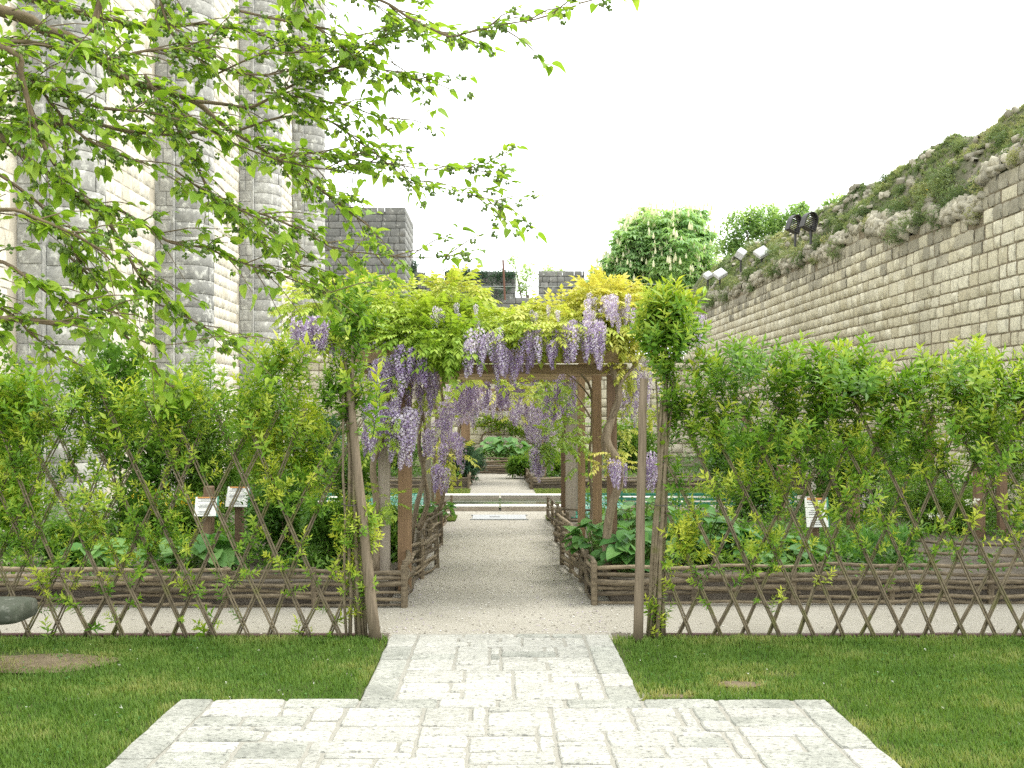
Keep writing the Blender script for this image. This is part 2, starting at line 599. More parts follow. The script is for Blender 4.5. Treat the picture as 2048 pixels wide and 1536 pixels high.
def tri_tube(a, b, r0, r1, tint):
    a, b = np.array(a, float), np.array(b, float)
    d = (b - a) / (np.linalg.norm(b - a) + 1e-9)
    x = np.cross(d, [0.31, 0.2, 0.93]); x /= np.linalg.norm(x) + 1e-9
    y = np.cross(d, x)
    v = []
    for p, r in ((a, r0), (b, r1)):
        for k in range(3):
            w = 2 * math.pi * k / 3
            v.append(p + (x * math.cos(w) + y * math.sin(w)) * r)
    f = []
    for k in range(3):
        k2 = (k + 1) % 3
        f += [(k, k2, 3 + k2), (k, 3 + k2, 3 + k)]
    return np.array(v), np.array(f), np.full(6, tint, float)


def sprig(rnd, nl=14, ll=0.36, w=0.15, spread=1.0):
    """leafy shoot along +Y, length 1"""
    ps = []
    bend = (rnd.uniform(-.12, .12), rnd.uniform(-.12, .12))

    def ax(s):
        return np.array((bend[0] * s * s, s, bend[1] * s * s))
    for k in range(4):
        ps.append(tri_tube(ax(k / 4), ax((k + 1) / 4), 0.014 - k * .003, 0.012 - k * .003, -0.35))
    pos, dirs, sc, tt = [], [], [], []
    ph = rnd.random() * 6.28
    for i in range(nl):
        s = 0.08 + 0.92 * i / (nl - 1)
        a = ph + i * 2.4 + rnd.uniform(-.4, .4)
        up = 0.35 + 0.9 * s * s + rnd.uniform(-.15, .2)
        pos.append(ax(s)); dirs.append((math.cos(a) * spread, up, math.sin(a) * spread))
        sc.append(ll * rnd.uniform(0.75, 1.15) * (1.0 if s < .8 else 0.75))
        tt.append(-0.12 + 0.34 * s + rnd.uniform(-.12, .12))
    Mx = frames(pos, dirs, np.array(sc), up=np.tile([0, 1.0, 0], (nl, 1)) + np.array([[rnd.uniform(-.5, .5), 0, rnd.uniform(-.5, .5)] for _ in range(nl)]))
    ps.append(xform(leaf5(w, 0.05, 0.16), Mx, None))
    v, f, _ = ps[-1]
    ps[-1] = (v, f, np.repeat(np.array(tt), 5))
    V, F, T = merge(ps)
    return V, F, T


def compound(rnd, npair=5, ll=0.34, w=0.19, droop=0.35):
    """wisteria leaf: drooping rachis along +Y, length 1, paired hanging leaflets"""
    ps = []

    def ax(s):
        return np.array((0, s, -droop * s * s))
    for k in range(3):
        ps.append(tri_tube(ax(k / 3), ax((k + 1) / 3), 0.012, 0.01, -0.1))
    pos, dirs, sc = [], [], []
    for i in range(npair):
        s = 0.3 + 0.62 * i / max(npair - 1, 1)
        for sg in (-1, 1):
            pos.append(ax(s)); dirs.append((sg * 0.9, 0.45 + rnd.uniform(-.1, .2), -0.35 - droop * s + rnd.uniform(-.25, .1)))
            sc.append(ll * rnd.uniform(.8, 1.1) * (1 - 0.25 * abs(s - .6)))
    pos.append(ax(1.0)); dirs.append((0, 1, -droop * 1.6)); sc.append(ll)
    Mx = frames(pos, dirs, np.array(sc))
    v, f, _ = xform(leaf5(w, 0.05, 0.1), Mx, None)
    ps.append((v, f, np.repeat([rnd.uniform(-.1, .12) for _ in pos], 5)))
    return merge(ps)


def raceme(rnd, n=95):
    """hanging flower cluster along -Z, length 1"""
    ps = [tri_tube((0, 0, 0.06), (0, 0, -0.95), 0.012, 0.006, -0.1)]
    pos, dirs, sc, tt = [], [], [], []
    for i in range(n):
        s = (i + rnd.random()) / n
        rad = 0.19 * (min(1, s * 7 + .25)) * (1 - s) ** 0.62 * rnd.uniform(.55, 1.08) + 0.015
        a = i * 2.399 + rnd.uniform(-.3, .3)
        pos.append((math.cos(a) * rad, math.sin(a) * rad, -s)); dirs.append((math.cos(a), math.sin(a), rnd.uniform(-.5, .6)))
        sc.append(rnd.uniform(0.07, 0.1) * (1 - .35 * s))
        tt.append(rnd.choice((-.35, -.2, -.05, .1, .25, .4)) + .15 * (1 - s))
    fl = (np.array([(-.5, 0, .1), (0, .35, .55), (.5, 0, .1), (0, .25, -.6), (-.28, .55, -.12), (.28, .55, -.12)], float),
          np.array([(0, 2, 1), (0, 3, 2), (4, 5, 3)]), np.zeros(6))
    Mx = frames(pos, dirs, np.array(sc))
    v, f, _ = xform(fl, Mx, None)
    tv = np.repeat(np.array(tt), 6)
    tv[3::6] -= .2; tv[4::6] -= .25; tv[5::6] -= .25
    ps.append((v, f, tv))
    return merge(ps)


def tuft(rnd, n=12):
    ps = []
    for i in range(n):
        a = rnd.random() * 6.28
        l = rnd.uniform(.5, 1)
        lean = rnd.uniform(.15, .75)
        d = np.array((math.cos(a), math.sin(a), 0))
        s = np.array((-d[1], d[0], 0)) * 0.035
        p1 = d * lean * .35 * l + np.array((0, 0, .6 * l)); p2 = d * lean * l + np.array((0, 0, l * (1 - .25 * lean)))
        v = np.array([-s, s, p1 + s * .8, p1 - s * .8, p2])
        ps.append((v, np.array([(0, 1, 2), (0, 2, 3), (3, 2, 4)]), np.array([-.2, -.2, .05, .05, .2]) + rnd.uniform(-.15, .15)))
    return merge(ps)


def palm(rnd, n=6, w=0.17):
    """palmate chestnut leaf"""
    pos = np.zeros((n, 3))
    d = [(math.cos(a), math.sin(a), rnd.uniform(-.5, -.1)) for a in np.linspace(-2.2, 2.2, n) + 1.57]
    v, f, t_ = xform(leaf5(w, 0.03, 0.2), frames(pos, d, np.array([rnd.uniform(.8, 1) for _ in range(n)])), None)
    return v, f, np.repeat([rnd.uniform(-.12, .12) for _ in range(n)], 5)


def leafy(rnd, n=5, w=.2, ll=.6):
    """little clump of simple leaves round a point"""
    pos = np.array([[rnd.uniform(-.35, .35) for _ in range(3)] for _ in range(n)])
    d = np.array([[rnd.uniform(-1, 1), rnd.uniform(-1, 1), rnd.uniform(-.5, .8)] for _ in range(n)])
    v, f, t_ = xform(leaf5(w, 0.05, 0.15), frames(pos, d, np.array([ll * rnd.uniform(.7, 1.1) for _ in range(n)])), None)
    return v, f, np.repeat([rnd.uniform(-.18, .18) for _ in range(n)], 5)


def centre(tm, base=0.5):
    return tm[0], tm[1], tm[2] + base


def meshes_of(name, tms, mat):
    return [np_mesh(name, v, f, np.clip(t_, 0, 1), mat) for v, f, t_ in tms]


SPRIG = [centre(sprig(R, R.choice((13, 15, 17)), R.uniform(.36, .48), R.uniform(.14, .2)), .42) for _ in range(8)]
COMP = [centre(compound(R, R.choice((3, 4, 4, 5)), R.uniform(.36, .46), R.uniform(.22, .29), R.uniform(.2, .6)), .45) for _ in range(8)]
RAC = [centre(raceme(R), .45) for _ in range(6)]
TUFT = [centre(tuft(R), .45) for _ in range(6)]
FINE = [centre(tuft(R, 18), .45) for _ in range(6)]
for _k, (_v, _f, _t) in enumerate(FINE):
    FINE[_k] = (_v * np.array([1.25, 1.25, .8]), _f, _t)
PALM = [centre(palm(R)) for _ in range(5)]
CLUMP = [centre(leafy(R, 5, R.uniform(.17, .26), .6)) for _ in range(6)]
NARROW = [centre(leafy(R, 6, R.uniform(.1, .14), .7)) for _ in range(6)]
MULB = [centre(broad(R.uniform(.3, .4), R.uniform(.08, .26), R.uniform(.08, .34), R.uniform(.04, .12), .18, R)) for _ in range(7)]
BURD = [centre(broad(R.uniform(.38, .46), .1, R.uniform(.2, .45), .12, .12, R)) for _ in range(5)]

# ================================================================== THE SETTING
def proj(p):
    y = max(p[1], 0.05)
    return CX + FPX * p[0] / y, CY - FPX * (p[2] - EYE) / y


def inframe(p, m=60):
    x, y = proj(p)
    return -m < x < 2048 + m and -m < y < 1536 + m


def sheet(name, pts, mat, z=0.0, kind='structure', res=None):
    mb = MB()
    mb.add([(x, y, z) for x, y in pts], [tuple(range(len(pts)))])
    return mb.build(name, mat, None, kind=kind)


sheet('ground', [(-90, -30), (90, -30), (90, 140), (-90, 140)], M['gravel'])

# pebbles strewn on the gravel path
pm, pd = [], []
for i in range(4200):
    y = 7.9 + 9.5 * R.random() ** 1.6
    x = R.uniform(-1.0, 1.0) if R.random() < .6 or y > 9 else R.uniform(-4.5, 4.5)
    s = R.choice((.004, .005, .006, .008, .011))
    a = R.random() * 6.28
    pm.append(np.array([[s * math.cos(a), -s * math.sin(a), 0, x], [s * math.sin(a), s * math.cos(a), 0, y], [0, 0, s * .7, s * .3], [0, 0, 0, 1]]))
    pd.append(R.uniform(-.5, .5))
oct_v = np.array([(1, 0, 0), (0, 1.2, 0), (-1, 0, 0), (0, -.9, 0), (.1, 0, .9), (0, 0, -.5)], float)
oct_f = np.array([(0, 1, 4), (1, 2, 4), (2, 3, 4), (3, 0, 4)])
t = NT('pebble')
t.surf(t.ramp(t.tint(), [(0, (0.14, 0.12, 0.09)), (0.5, (0.42, 0.39, 0.33)), (1, (0.58, 0.56, 0.5))]), 0.8)
M['pebble'] = t.m
scatter('gravel_pebbles', [(oct_v, oct_f, np.full(6, .5))], np.array(pm), pd, M['pebble'])

P, S = [], []
for _ in range(150):
    x, y = R.uniform(-3.6, 3.6), R.uniform(5, 7.6)
    if abs(x) > .85 and not (abs(x) < 1.9 and y < 6.1) and noise.noise(Vector((x * 1.2, y * 1.5, 60))) > -.1:
        P.append((x, y, R.uniform(.02, .035))); S.append(R.uniform(.008, .014))
n = len(P)
scatter('daisies', [centre(leafy(R, 5, .4, .8))], frames(P, RN.uniform(-1, 1, (n, 3)), np.array(S)), RN.uniform(-.3, .3, n), M['white_flower'])
P, S, D = [], [], []
for _ in range(5000):
    x, y = R.uniform(-4.2, 4.2), R.uniform(4.5, 7.68)
    if abs(x) < .85 or (abs(x) < 1.9 and y < 6.1) or noise.noise(Vector((x * 2.2, y * 3, 90))) < .12:
        continue
    P.append((x, y, R.uniform(.015, .035))); S.append(R.uniform(.01, .02)); D.append(R.uniform(-.3, .1))
n = len(P)
scatter('clover', [centre(leafy(R, 4, .4, .8)), centre(leafy(R, 5, .4, .8))], frames(P, np.stack([RN.uniform(-1, 1, n), RN.uniform(-1, 1, n), RN.uniform(-.2, .4, n)], 1), np.array(S)), D, M['broad_leaf'])
P, S = [], []
for _ in range(420):
    y = 8.0 + 9 * R.random() ** 1.5
    P.append((R.choice((-1, 1)) * (R.uniform(.1, .8) if R.random() < .5 else .8 - .25 * R.random() ** 2), y, .006)); S.append(R.uniform(.012, .024))
n = len(P)
scatter('fallen_petals', [centre(leaf5(.3, .05, .1))], frames(P, np.stack([RN.uniform(-1, 1, n), RN.uniform(-1, 1, n), RN.uniform(-.1, .1, n)], 1), np.array(S)), RN.uniform(-.3, .3, n), M['wisteria_flower'])

# lawns, left and right of the paving
LAWN_Y1 = 7.72


def lawn(name, x0, x1, inner):
    """lawn sheet with bumps; inner = the side that the paving cuts into"""
    nx, ny = 40, 44
    vs, fs = [], []
    for j in range(ny + 1):
        for i in range(nx + 1):
            x = x0 + (x1 - x0) * i / nx
            y = 1.5 + (LAWN_Y1 - 1.5) * j / ny
            vs.append((x, y, 0.006 + 0.012 * noise.noise(Vector((x * 2, y * 2, 0)))))
    for j in range(ny):
        for i in range(nx):
            a = j * (nx + 1) + i
            fs.append((a, a + 1, a + nx + 2, a + nx + 1))
    mb = MB()
    mb.add(vs, fs)
    return mb.build(name, M['lawn_earth'], None, smooth=True, kind='structure')


PX0, PX1 = -0.79, 0.80       # path paving
TX0, TX1 = -1.80, 1.83       # landing
TY = 6.06                    # far edge of the landing
lawn('lawn', -7.5, PX0, 1)
lawn('lawn', PX1, 7.5, -1)


def bare(cx, cy, rx, ry, sd):
    mb = MB()
    n = 22
    ring = []
    for k in (1.25, .7):
        for i in range(n):
            a = 2 * math.pi * i / n
            q = k * (1 + .3 * noise.noise(Vector((math.cos(a) * 1.6, math.sin(a) * 1.6, sd))) + .12 * noise.noise(Vector((math.cos(a) * 5, math.sin(a) * 5, sd))))
            ring.append((cx + rx * q * math.cos(a), cy + ry * q * math.sin(a), .006 if k == 1 else .019))
    ring.append((cx, cy, .021))
    mb.add(ring, [(i, (i + 1) % n, n + (i + 1) % n, n + i) for i in range(n)] + [(n + i, n + (i + 1) % n, 2 * n) for i in range(n)])
    mb.build('bare_soil', M['bare_soil'], None, smooth=True, kind='structure')


t = NT('bare_soil')
g1, g2 = t.noise(12, 4), t.noise(80, 4, .7)
c = t.ramp(g1, [(.3, (.16, .125, .08)), (.7, (.27, .215, .14))])
c = t.mix(t.step(g2, .35, .75), t.mix(.5, c, (.06, .05, .03)), c)
t.surf(c, .95, t.bump(g2, .8, .01), .1)
M['bare_soil'] = t.m
bare(-3.02, 6.98, .44, .2, 3)
bare(1.42, 6.42, .11, .06, 5)
bare(.98, 6.16, .10, .035, 7)


def on_paving(x, y, m=0.0):
    return (PX0 - m < x < PX1 + m and y > TY - .1) or (TX0 - m < x < TX1 + m and y < TY + m)


def patch(x, y):
    """worn spots of the lawn: 0 = green, 1 = bare"""
    v = 0
    for cx, cy, rx, ry, k in ((-2.95, 7.0, .42, .28, 1.0), (1.42, 6.42, .16, .10, 1.1), (1.72, 6.66, .13, .07, .8), (0.98, 6.2, .14, .1, .9),
                              (-3.2, 7.2, .25, .2, .9)):
        d = ((x - cx) / rx) ** 2 + ((y - cy) / ry) ** 2
        v = max(v, k * max(0, 1.4 - d))
    e = 0
    if y > TY:
        e = min(abs(x - PX0), abs(x - PX1))
    else:
        e = min(abs(x - TX0), abs(x - TX1))
    v = max(v, 0.75 - e * 6)
    return v


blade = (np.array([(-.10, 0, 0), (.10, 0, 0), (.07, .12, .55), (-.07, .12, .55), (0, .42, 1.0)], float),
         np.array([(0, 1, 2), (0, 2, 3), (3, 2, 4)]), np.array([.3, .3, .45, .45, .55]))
for side in (-1, 1):
    P, D, S = [], [], []
    n = 0
    while n < 105000:
        y = 4.4 + (LAWN_Y1 - 4.4) * R.random()
        xm = y * 0.50 + 1.5
        x = side * (0.79 + (xm - .79) * R.random())
        if on_paving(x, y, -0.012 - .02 * max(0, noise.noise(Vector((x * 6, y * 6, 2))))):
            n += 1
            continue
        n += 1
        pv = patch(x, y)
        if R.random() < pv * .72:
            continue
        nz = noise.noise(Vector((x * 1.7, y * 2.3, 5)))
        nf = noise.noise(Vector((x * 9, y * 9, 9)))
        P.append((x, y, 0.0))
        D.append(R.uniform(-.12, .12) + .34 * nz + .16 * nf + .12 * max(0, noise.noise(Vector((x * .8, y * 1.2, 21)))) + (.3 * pv if pv > 0 else 0) + (.12 if R.random() < .08 else 0) - .06)
        S.append((.028 + .016 * R.random() + .014 * max(0, nf) + .01 * max(0, nz)) * (1.25 if y > 7.5 else 1))
    a = np.array([R.random() * 6.28 for _ in P])
    s = np.array(S)
    Mx = np.zeros((len(P), 4, 4))
    Mx[:, 0, 0] = np.cos(a) * s; Mx[:, 0, 1] = -np.sin(a) * s; Mx[:, 1, 0] = np.sin(a) * s; Mx[:, 1, 1] = np.cos(a) * s
    Mx[:, 2, 2] = s; Mx[:, :3, 3] = np.array(P); Mx[:, 3, 3] = 1
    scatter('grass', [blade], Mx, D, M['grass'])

# ------------------------------------------------------------------ the paving, slab by slab
pav = thing('paving', None, None, (0, 6, 0), kind='structure')
mb = MB()
mb.box(((PX0 + PX1) / 2, (TY + 7.86) / 2, 0.005), (PX1 - PX0 - .02, 7.86 - TY, 0.034))
mb.box(((TX0 + TX1) / 2, (3.3 + TY) / 2 - .01, 0.004), (TX1 - TX0 - .02, TY - 3.3, 0.034))
mb.build('mortar_bed', M['mortar'], pav)


def slab(x0, y0, x1, y1, worn=0.0):
    g = R.uniform(.004, .008)
    mb = MB()
    cx, cy, sx, sy = (x0 + x1) / 2, (y0 + y1) / 2, x1 - x0 - 2 * g, y1 - y0 - 2 * g
    ch, zt = 0.007, 0.030 + R.uniform(-.003, .003)
    # slightly irregular outline, chamfered
    def ring(k, z):
        pts = []
        for (ax, ay) in ((-1, -1), (0, -1), (1, -1), (1, 0), (1, 1), (0, 1), (-1, 1), (-1, 0)):
            j = jit[(ax, ay)]
            rr = .75 if ax and ay else 1
            pts.append((cx + ax * (sx / 2 - k) + j[0] - (ax * .006 if rr < 1 else 0), cy + ay * (sy / 2 - k) + j[1] - (ay * .006 if rr < 1 else 0), z + j[2] * (z > .02)))
        return pts
    jit = {(i, j): (R.uniform(-.004, .004), R.uniform(-.004, .004), R.uniform(-.002, .002)) for i in (-1, 0, 1) for j in (-1, 0, 1)}
    v = ring(0, 0.0) + ring(0, zt - ch) + ring(ch, zt)
    f = []
    for L in (0, 8):
        for i in range(8):
            f.append((L + i, L + (i + 1) % 8, L + 8 + (i + 1) % 8, L + 8 + i))
    v.append((cx, cy, zt + R.uniform(-.003, .001)))
    for i in range(8):
        f.append((16 + i, 16 + (i + 1) % 8, 24))
    mb.add(v, f, R.uniform(.25, .85))
    mb.build('paving_slab', M['paving_worn'] if worn > R.random() else M['paving'], pav)


def ashlar(x0, y0, x1, y1, cell, worn):
    """random ashlar: fills the rectangle with slabs two to five cells wide"""
    nx, ny = round((x1 - x0) / cell), round((y1 - y0) / cell)
    cxs, cys = (x1 - x0) / nx, (y1 - y0) / ny
    used = [[False] * nx for _ in range(ny)]
    for j in range(ny):
        for i in range(nx):
            if used[j][i]:
                continue
            w = 1
            mw = R.choice((3, 4, 4, 5, 5))
            while w < mw and i + w < nx and not used[j][i + w]:
                w += 1
            if i + w == nx - 1 and not used[j][nx - 1]:
                w += 1
            h = min(R.choice((1, 2, 2, 2, 3)), ny - j)
            if ny - j - h == 1 and h < 3:
                h += 1
            for b_ in range(h):
                for a_ in range(w):
                    used[j + b_][i + a_] = True
            slab(x0 + i * cxs, y0 + j * cys, x0 + (i + w) * cxs, y0 + (j + h) * cys, worn((x0 + (i + w / 2) * cxs), y0 + (j + h / 2) * cys))


def strip(x0, y0, x1, y1, along, lens, worn):
    p = (y0 if along == 'y' else x0)
    e = (y1 if along == 'y' else x1)
    while p < e - .02:
        q = p + R.uniform(*lens)
        if e - q < lens[0] * .6:
            q = e
        if along == 'y':
            slab(x0, p, x1, q, worn)
        else:
            slab(p, y0, q, y1, worn)
        p = q


B = 0.20
strip(PX0, TY, PX0 + B, 7.80, 'y', (.30, .5), .75)
strip(PX1 - B, TY, PX1, 7.80, 'y', (.28, .42), .4)
ashlar(PX0 + B, TY, PX1 - B, 7.70, .075, lambda x, y: .05)
strip(PX0 + B, 7.70, PX1 - B, 7.82, 'x', (.25, .45), .2)
strip(TX0 + B, TY - .17, TX1 - B, TY, 'x', (.32, .5), .4)
strip(TX0, 3.4, TX0 + B, TY, 'y', (.32, .5), .95)
strip(TX1 - B, 3.4, TX1, TY, 'y', (.28, .45), .95)
ashlar(TX0 + B, 3.5, TX1 - B, TY - .17, .085, lambda x, y: (abs(x) - .75) * .8)

# soil strip under the hedges
for x0, x1 in ((-7.5, PX0 - .02), (PX1 + .02, 7.5)):
    sheet('soil_strip', [(x0, 7.70), (x1, 7.70), (x1, 7.98), (x0, 7.98)], M['soil'], 0.004)
# soil of the raised beds
def bed_soil(pts, z, name='bed_soil'):
    mb = MB()
    n = len(pts)
    mb.add([(x, y, 0) for x, y in pts] + [(x, y, z) for x, y in pts],
           [tuple(range(n, 2 * n))] + [(i, (i + 1) % n, n + (i + 1) % n, n + i) for i in range(n)])
    return mb.build(name, M['soil'], None, kind='structure')


bed_soil([(-5.1, 9.14), (-0.95, 9.14), (-0.93, 13.2), (-0.95, 16.2), (-5.1, 16.2)], .2)
bed_soil([(0.95, 9.26), (6.6, 9.26), (6.6, 16.0), (0.90, 16.0), (0.92, 12.5)], .2)
bed_soil([(-6.0, 22.55), (-0.66, 22.55), (-0.66, 27.6), (-6.0, 27.6)], .16)
bed_soil([(0.68, 22.55), (6.5, 22.55), (6.5, 27.6), (0.68, 27.6)], .16)
bed_soil([(-6.0, 28.1), (6.5, 28.1), (6.5, 33.6), (-6.0, 33.6)], .2)
# grass strips round the pond
for pts in ([(-5.6, 20.9), (-0.85, 20.9), (-0.6, 21.1), (-0.75, 22.25), (-5.6, 22.25)], [(0.95, 20.9), (6.2, 20.9), (6.2, 22.25), (0.75, 22.25), (0.7, 21.1)],
            [(-.9, 15.9), (-.72, 16.0), (-.66, 16.3), (-.75, 16.6), (-.9, 16.7)], [(.85, 16.0), (.8, 16.0), (.7, 16.2), (.75, 16.5), (.85, 16.6)]):
    sheet('lawn', pts, M['lawn_earth'], 0.006)
    P = []
    xs = [p[0] for p in pts]; ys = [p[1] for p in pts]
    for _ in range(int(1200 * (max(xs) - min(xs)) * (max(ys) - min(ys))) + 150):
        P.append((R.uniform(min(xs), max(xs)), R.uniform(min(ys), max(ys)), 0))
    n = len(P)
    scatter('grass', TUFT, frames(P, np.tile([0, 1.0, 0], (n, 1)), RN.uniform(.04, .07, n)), RN.uniform(-.2, .3, n), M['grass'])


# ------------------------------------------------------------------ stone walls, block by block
def block(rnd, inset=.05, bulge=.25, jag=.03):
    """unit block: x, z in [-.5, .5], back at y = 0, front face near y = -1"""
    vs = [(-.5, 0, -.5), (.5, 0, -.5), (.5, 0, .5), (-.5, 0, .5)]
    k = .5 - inset
    for (ax, az) in ((-1, -1), (0, -1), (1, -1), (1, 0), (1, 1), (0, 1), (-1, 1), (-1, 0)):
        cr = .8 if ax and az else 1.0
        vs.append((ax * k * cr ** .35 + rnd.uniform(-jag, jag), -1 + .25 * rnd.random() * bulge * 2 + (.35 * bulge if ax and az else 0), az * k * cr ** .35 + rnd.uniform(-jag, jag)))
    vs.append((rnd.uniform(-.15, .15), -1 - bulge * rnd.uniform(.2, 1), rnd.uniform(-.15, .15)))
    fs = []
    for i in range(8):
        fs.append((4 + i, 4 + (i + 1) % 8, 12))
    for c, (a, b_, e) in enumerate(((4, 5, 6), (6, 7, 8), (8, 9, 10), (10, 11, 4))):
        p, q = c, (c + 1) % 4
        fs += [(p, b_, a), (p, q, b_), (q, e, b_)]
    return np.array(vs, float), np.array(fs), np.full(13, .5)


def course_stones(O, ux, nrm, length, z0, z1, hts, lens, depth, top=None, jz=.0, gv=.012, gh=.014):
    """stones of a coursed wall: (matrix, distance) list"""
    O, ux, nrm = Vector(O), Vector(ux), Vector(nrm)
    out = []
    z = z0
    while z < z1 - .05:
        h = R.uniform(*hts)
        s = -R.random() * lens[0]
        while s < length:
            L = R.uniform(*lens) * R.choice((1, 1, 1, 1.25, .8))
            a, b_ = max(s, 0), min(s + L, length)
            s += L
            if b_ - a < .08:
                continue
            p = O + ux * ((a + b_) / 2) + Vector((0, 0, z + h / 2 + R.uniform(-jz, jz)))
            if top and z + h * .5 > top(p):
                continue
            d = depth * R.uniform(.6, 1.35)
            m = np.eye(4)
            tl = R.uniform(-.015, .015)
            m[:3, 0] = np.array((ux + Vector((0, 0, tl))) * (b_ - a - gv * R.uniform(.5, 1.5))); m[:3, 1] = np.array(-nrm * d); m[:3, 2] = (0, 0, h - gh); m[:3, 3] = p
            out.append(m)
        z += h
    return out


def lay(parent, name, stones, tms, mat, nmax=300, spread=.5, mats=None):
    """the stones that show largest become parts, the rest one mesh"""
    def key(m):
        p = m[:3, 3]
        d = np.linalg.norm(p - np.array((0, 0, EYE)))
        f = abs(np.dot(p - np.array((0, 0, EYE)), m[:3, 1] / (np.linalg.norm(m[:3, 1]) + 1e-9))) / d
        return (0 if inframe(p, 10) else -1e3) + f * np.linalg.norm(m[:3, 0]) * m[2, 2] / d ** 2
    stones = sorted(stones, key=key, reverse=True)
    ms = meshes_of(name, tms, mat)
    near, rest = stones[:nmax], stones[nmax:]
    pieces(name, ms, near, [R.uniform(-spread, spread) for _ in near], parent)
    if rest:
        scatter(name + '_courses', tms, np.array(rest), [R.uniform(-spread, spread) for _ in rest], mat, parent)


ROUGH = [block(R, .035, .16, .03) for _ in range(10)]
CLEAN = [block(R, .02, .05, .008) for _ in range(8)]

# --- the long rampart on the right
WX = 7.5


def curve(pts):
    def f(y):
        if y <= pts[0][0]:
            return pts[0][1]
        for (a, b_), (c, d) in zip(pts[:-1], pts[1:]):
            if y <= c:
                return b_ + (d - b_) * (y - a) / (c - a)
        return pts[-1][1]
    return f


wall_top_base = curve([(8, 5.7), (15.4, 5.35), (16.7, 5.15), (16.9, 4.7), (17.8, 4.9), (19.3, 5.12), (19.6, 4.85), (20.6, 5.12), (22.9, 5.5),
                       (24, 5.25), (25, 5.22), (27.6, 5.42), (30, 5.45), (32.5, 5.32), (38.3, 5.55), (44, 5.7)])


def wall_top(y):
    return wall_top_base(y) + .16 * noise.noise(Vector((y * 1.3, 0, 0)))


ramp_w = thing('stone_rampart', 'long pale limestone rampart with ragged overgrown top, right of the garden', 'wall', (WX, 25, 0))
mb = MB()
ys = [8 + .5 * i for i in range(72)]
for a, b_ in zip(ys[:-1], ys[1:]):
    za, zb = wall_top(a) - .1, wall_top(b_) - .1
    mb.add([(WX, a, -.3), (WX, b_, -.3), (WX + .9, b_, -.3), (WX + .9, a, -.3), (WX, a, za), (WX, b_, zb), (WX + .9, b_, zb + .35), (WX + .9, a, za + .35)],
           [(0, 1, 5, 4), (4, 5, 6, 7), (3, 7, 6, 2)] + ([(0, 4, 7, 3)] if a == 8 else []) + ([(1, 2, 6, 5)] if b_ == ys[-1] else []))
mb.build('rubble_core', M['wall_mortar'], ramp_w)
ANG = [block(R, .02, .14, .11) for _ in range(10)]
st = course_stones((WX, 43, 0), (0, -1, 0), (-1, 0, 0), 34, 0, 5.8, (.19, .27), (.22, .42), .024, top=lambda p: wall_top(p.y) - .02 + R.uniform(-.2, .12), jz=.006, gv=.055, gh=.022)
hi = [m for m in st if m[2, 3] > wall_top(m[1, 3]) - R.uniform(.2, .95)]
hs = {id(m) for m in hi}
lay(ramp_w, 'stone', [m for m in st if id(m) not in hs], ROUGH, M['wall_stone'])
lay(ramp_w, 'weathered_stone', hi, ANG, M['wall_top_stone'], 120)
# weathered rubble along the ragged top
rub = []
for i in range(1500):
    y = 11 + 31 * R.random() ** 1.2
    if noise.noise(Vector((y * .55, 3, 3))) < -.02 and R.random() < .75:
        continue
    up = R.random()
    zt = wall_top(y)
    p = (WX + .02 + .5 * max(0, up - .55) + R.uniform(-.03, .05), y, zt - .1 + .36 * up + R.uniform(-.05, .05))
    m = np.eye(4)
    rot = Matrix.Rotation(R.uniform(-.5, .5), 3, 'X') @ Matrix.Rotation(-1.57 + R.uniform(-.5, .5), 3, 'Z') @ Matrix.Rotation(R.uniform(-.6, .3), 3, 'X')
    m[:3, :3] = np.array(rot) * np.array([R.uniform(.1, .26), .12, R.uniform(.07, .17)])[None]
    m[:3, 3] = p
    rub.append(m)
lay(ramp_w, 'rubble_stone', rub, ANG, M['wall_top_stone'], nmax=180)

# --- the earth bank on top of it
def bank_z(x, y):
    zt = wall_top(y) - .05
    k = min(1, max(0, (x - WX - .05) / .95))
    top = 6.6 + (y - 17) * .026
    return zt + (top - zt) * k ** .8 + .26 * noise.noise(Vector((x * 1.6, y * .9, 3))) + .08 * noise.noise(Vector((x * 4, y * 3, 8)))


vs, fs = [], []
xs = [WX + .05, WX + .2, WX + .4, WX + .6, WX + .8, WX + 1.0, WX + 1.4, WX + 2.5, WX + 5, WX + 9]
ny = 140
for j in range(ny + 1):
    y = 8 + 38 * j / ny
    for x in xs:
        vs.append((x, y, bank_z(x, y)))
for j in range(ny):
    for i in range(len(xs) - 1):
        a = j * len(xs) + i
        fs.append((a, a + 1, a + len(xs) + 1, a + len(xs)))
mb = MB()
mb.add(vs, fs)
t = NT('bank_earth')
g1, g2 = t.noise(1.8, 5), t.noise(14, 5, .7)
c = t.ramp(g1, [(.35, (.12, .15, .07)), (.5, (.19, .195, .12)), (.68, (.33, .30, .235))])
c = t.mix(t.step(g2, .35, .7), t.mix(.5, c, (.03, .03, .02)), c)
t.surf(c, .95, t.bump(g2, 1.0, .05), .1)
M['bank_earth'] = t.m
mb.build('bank', M['bank_earth'], None, smooth=True, kind='structure')

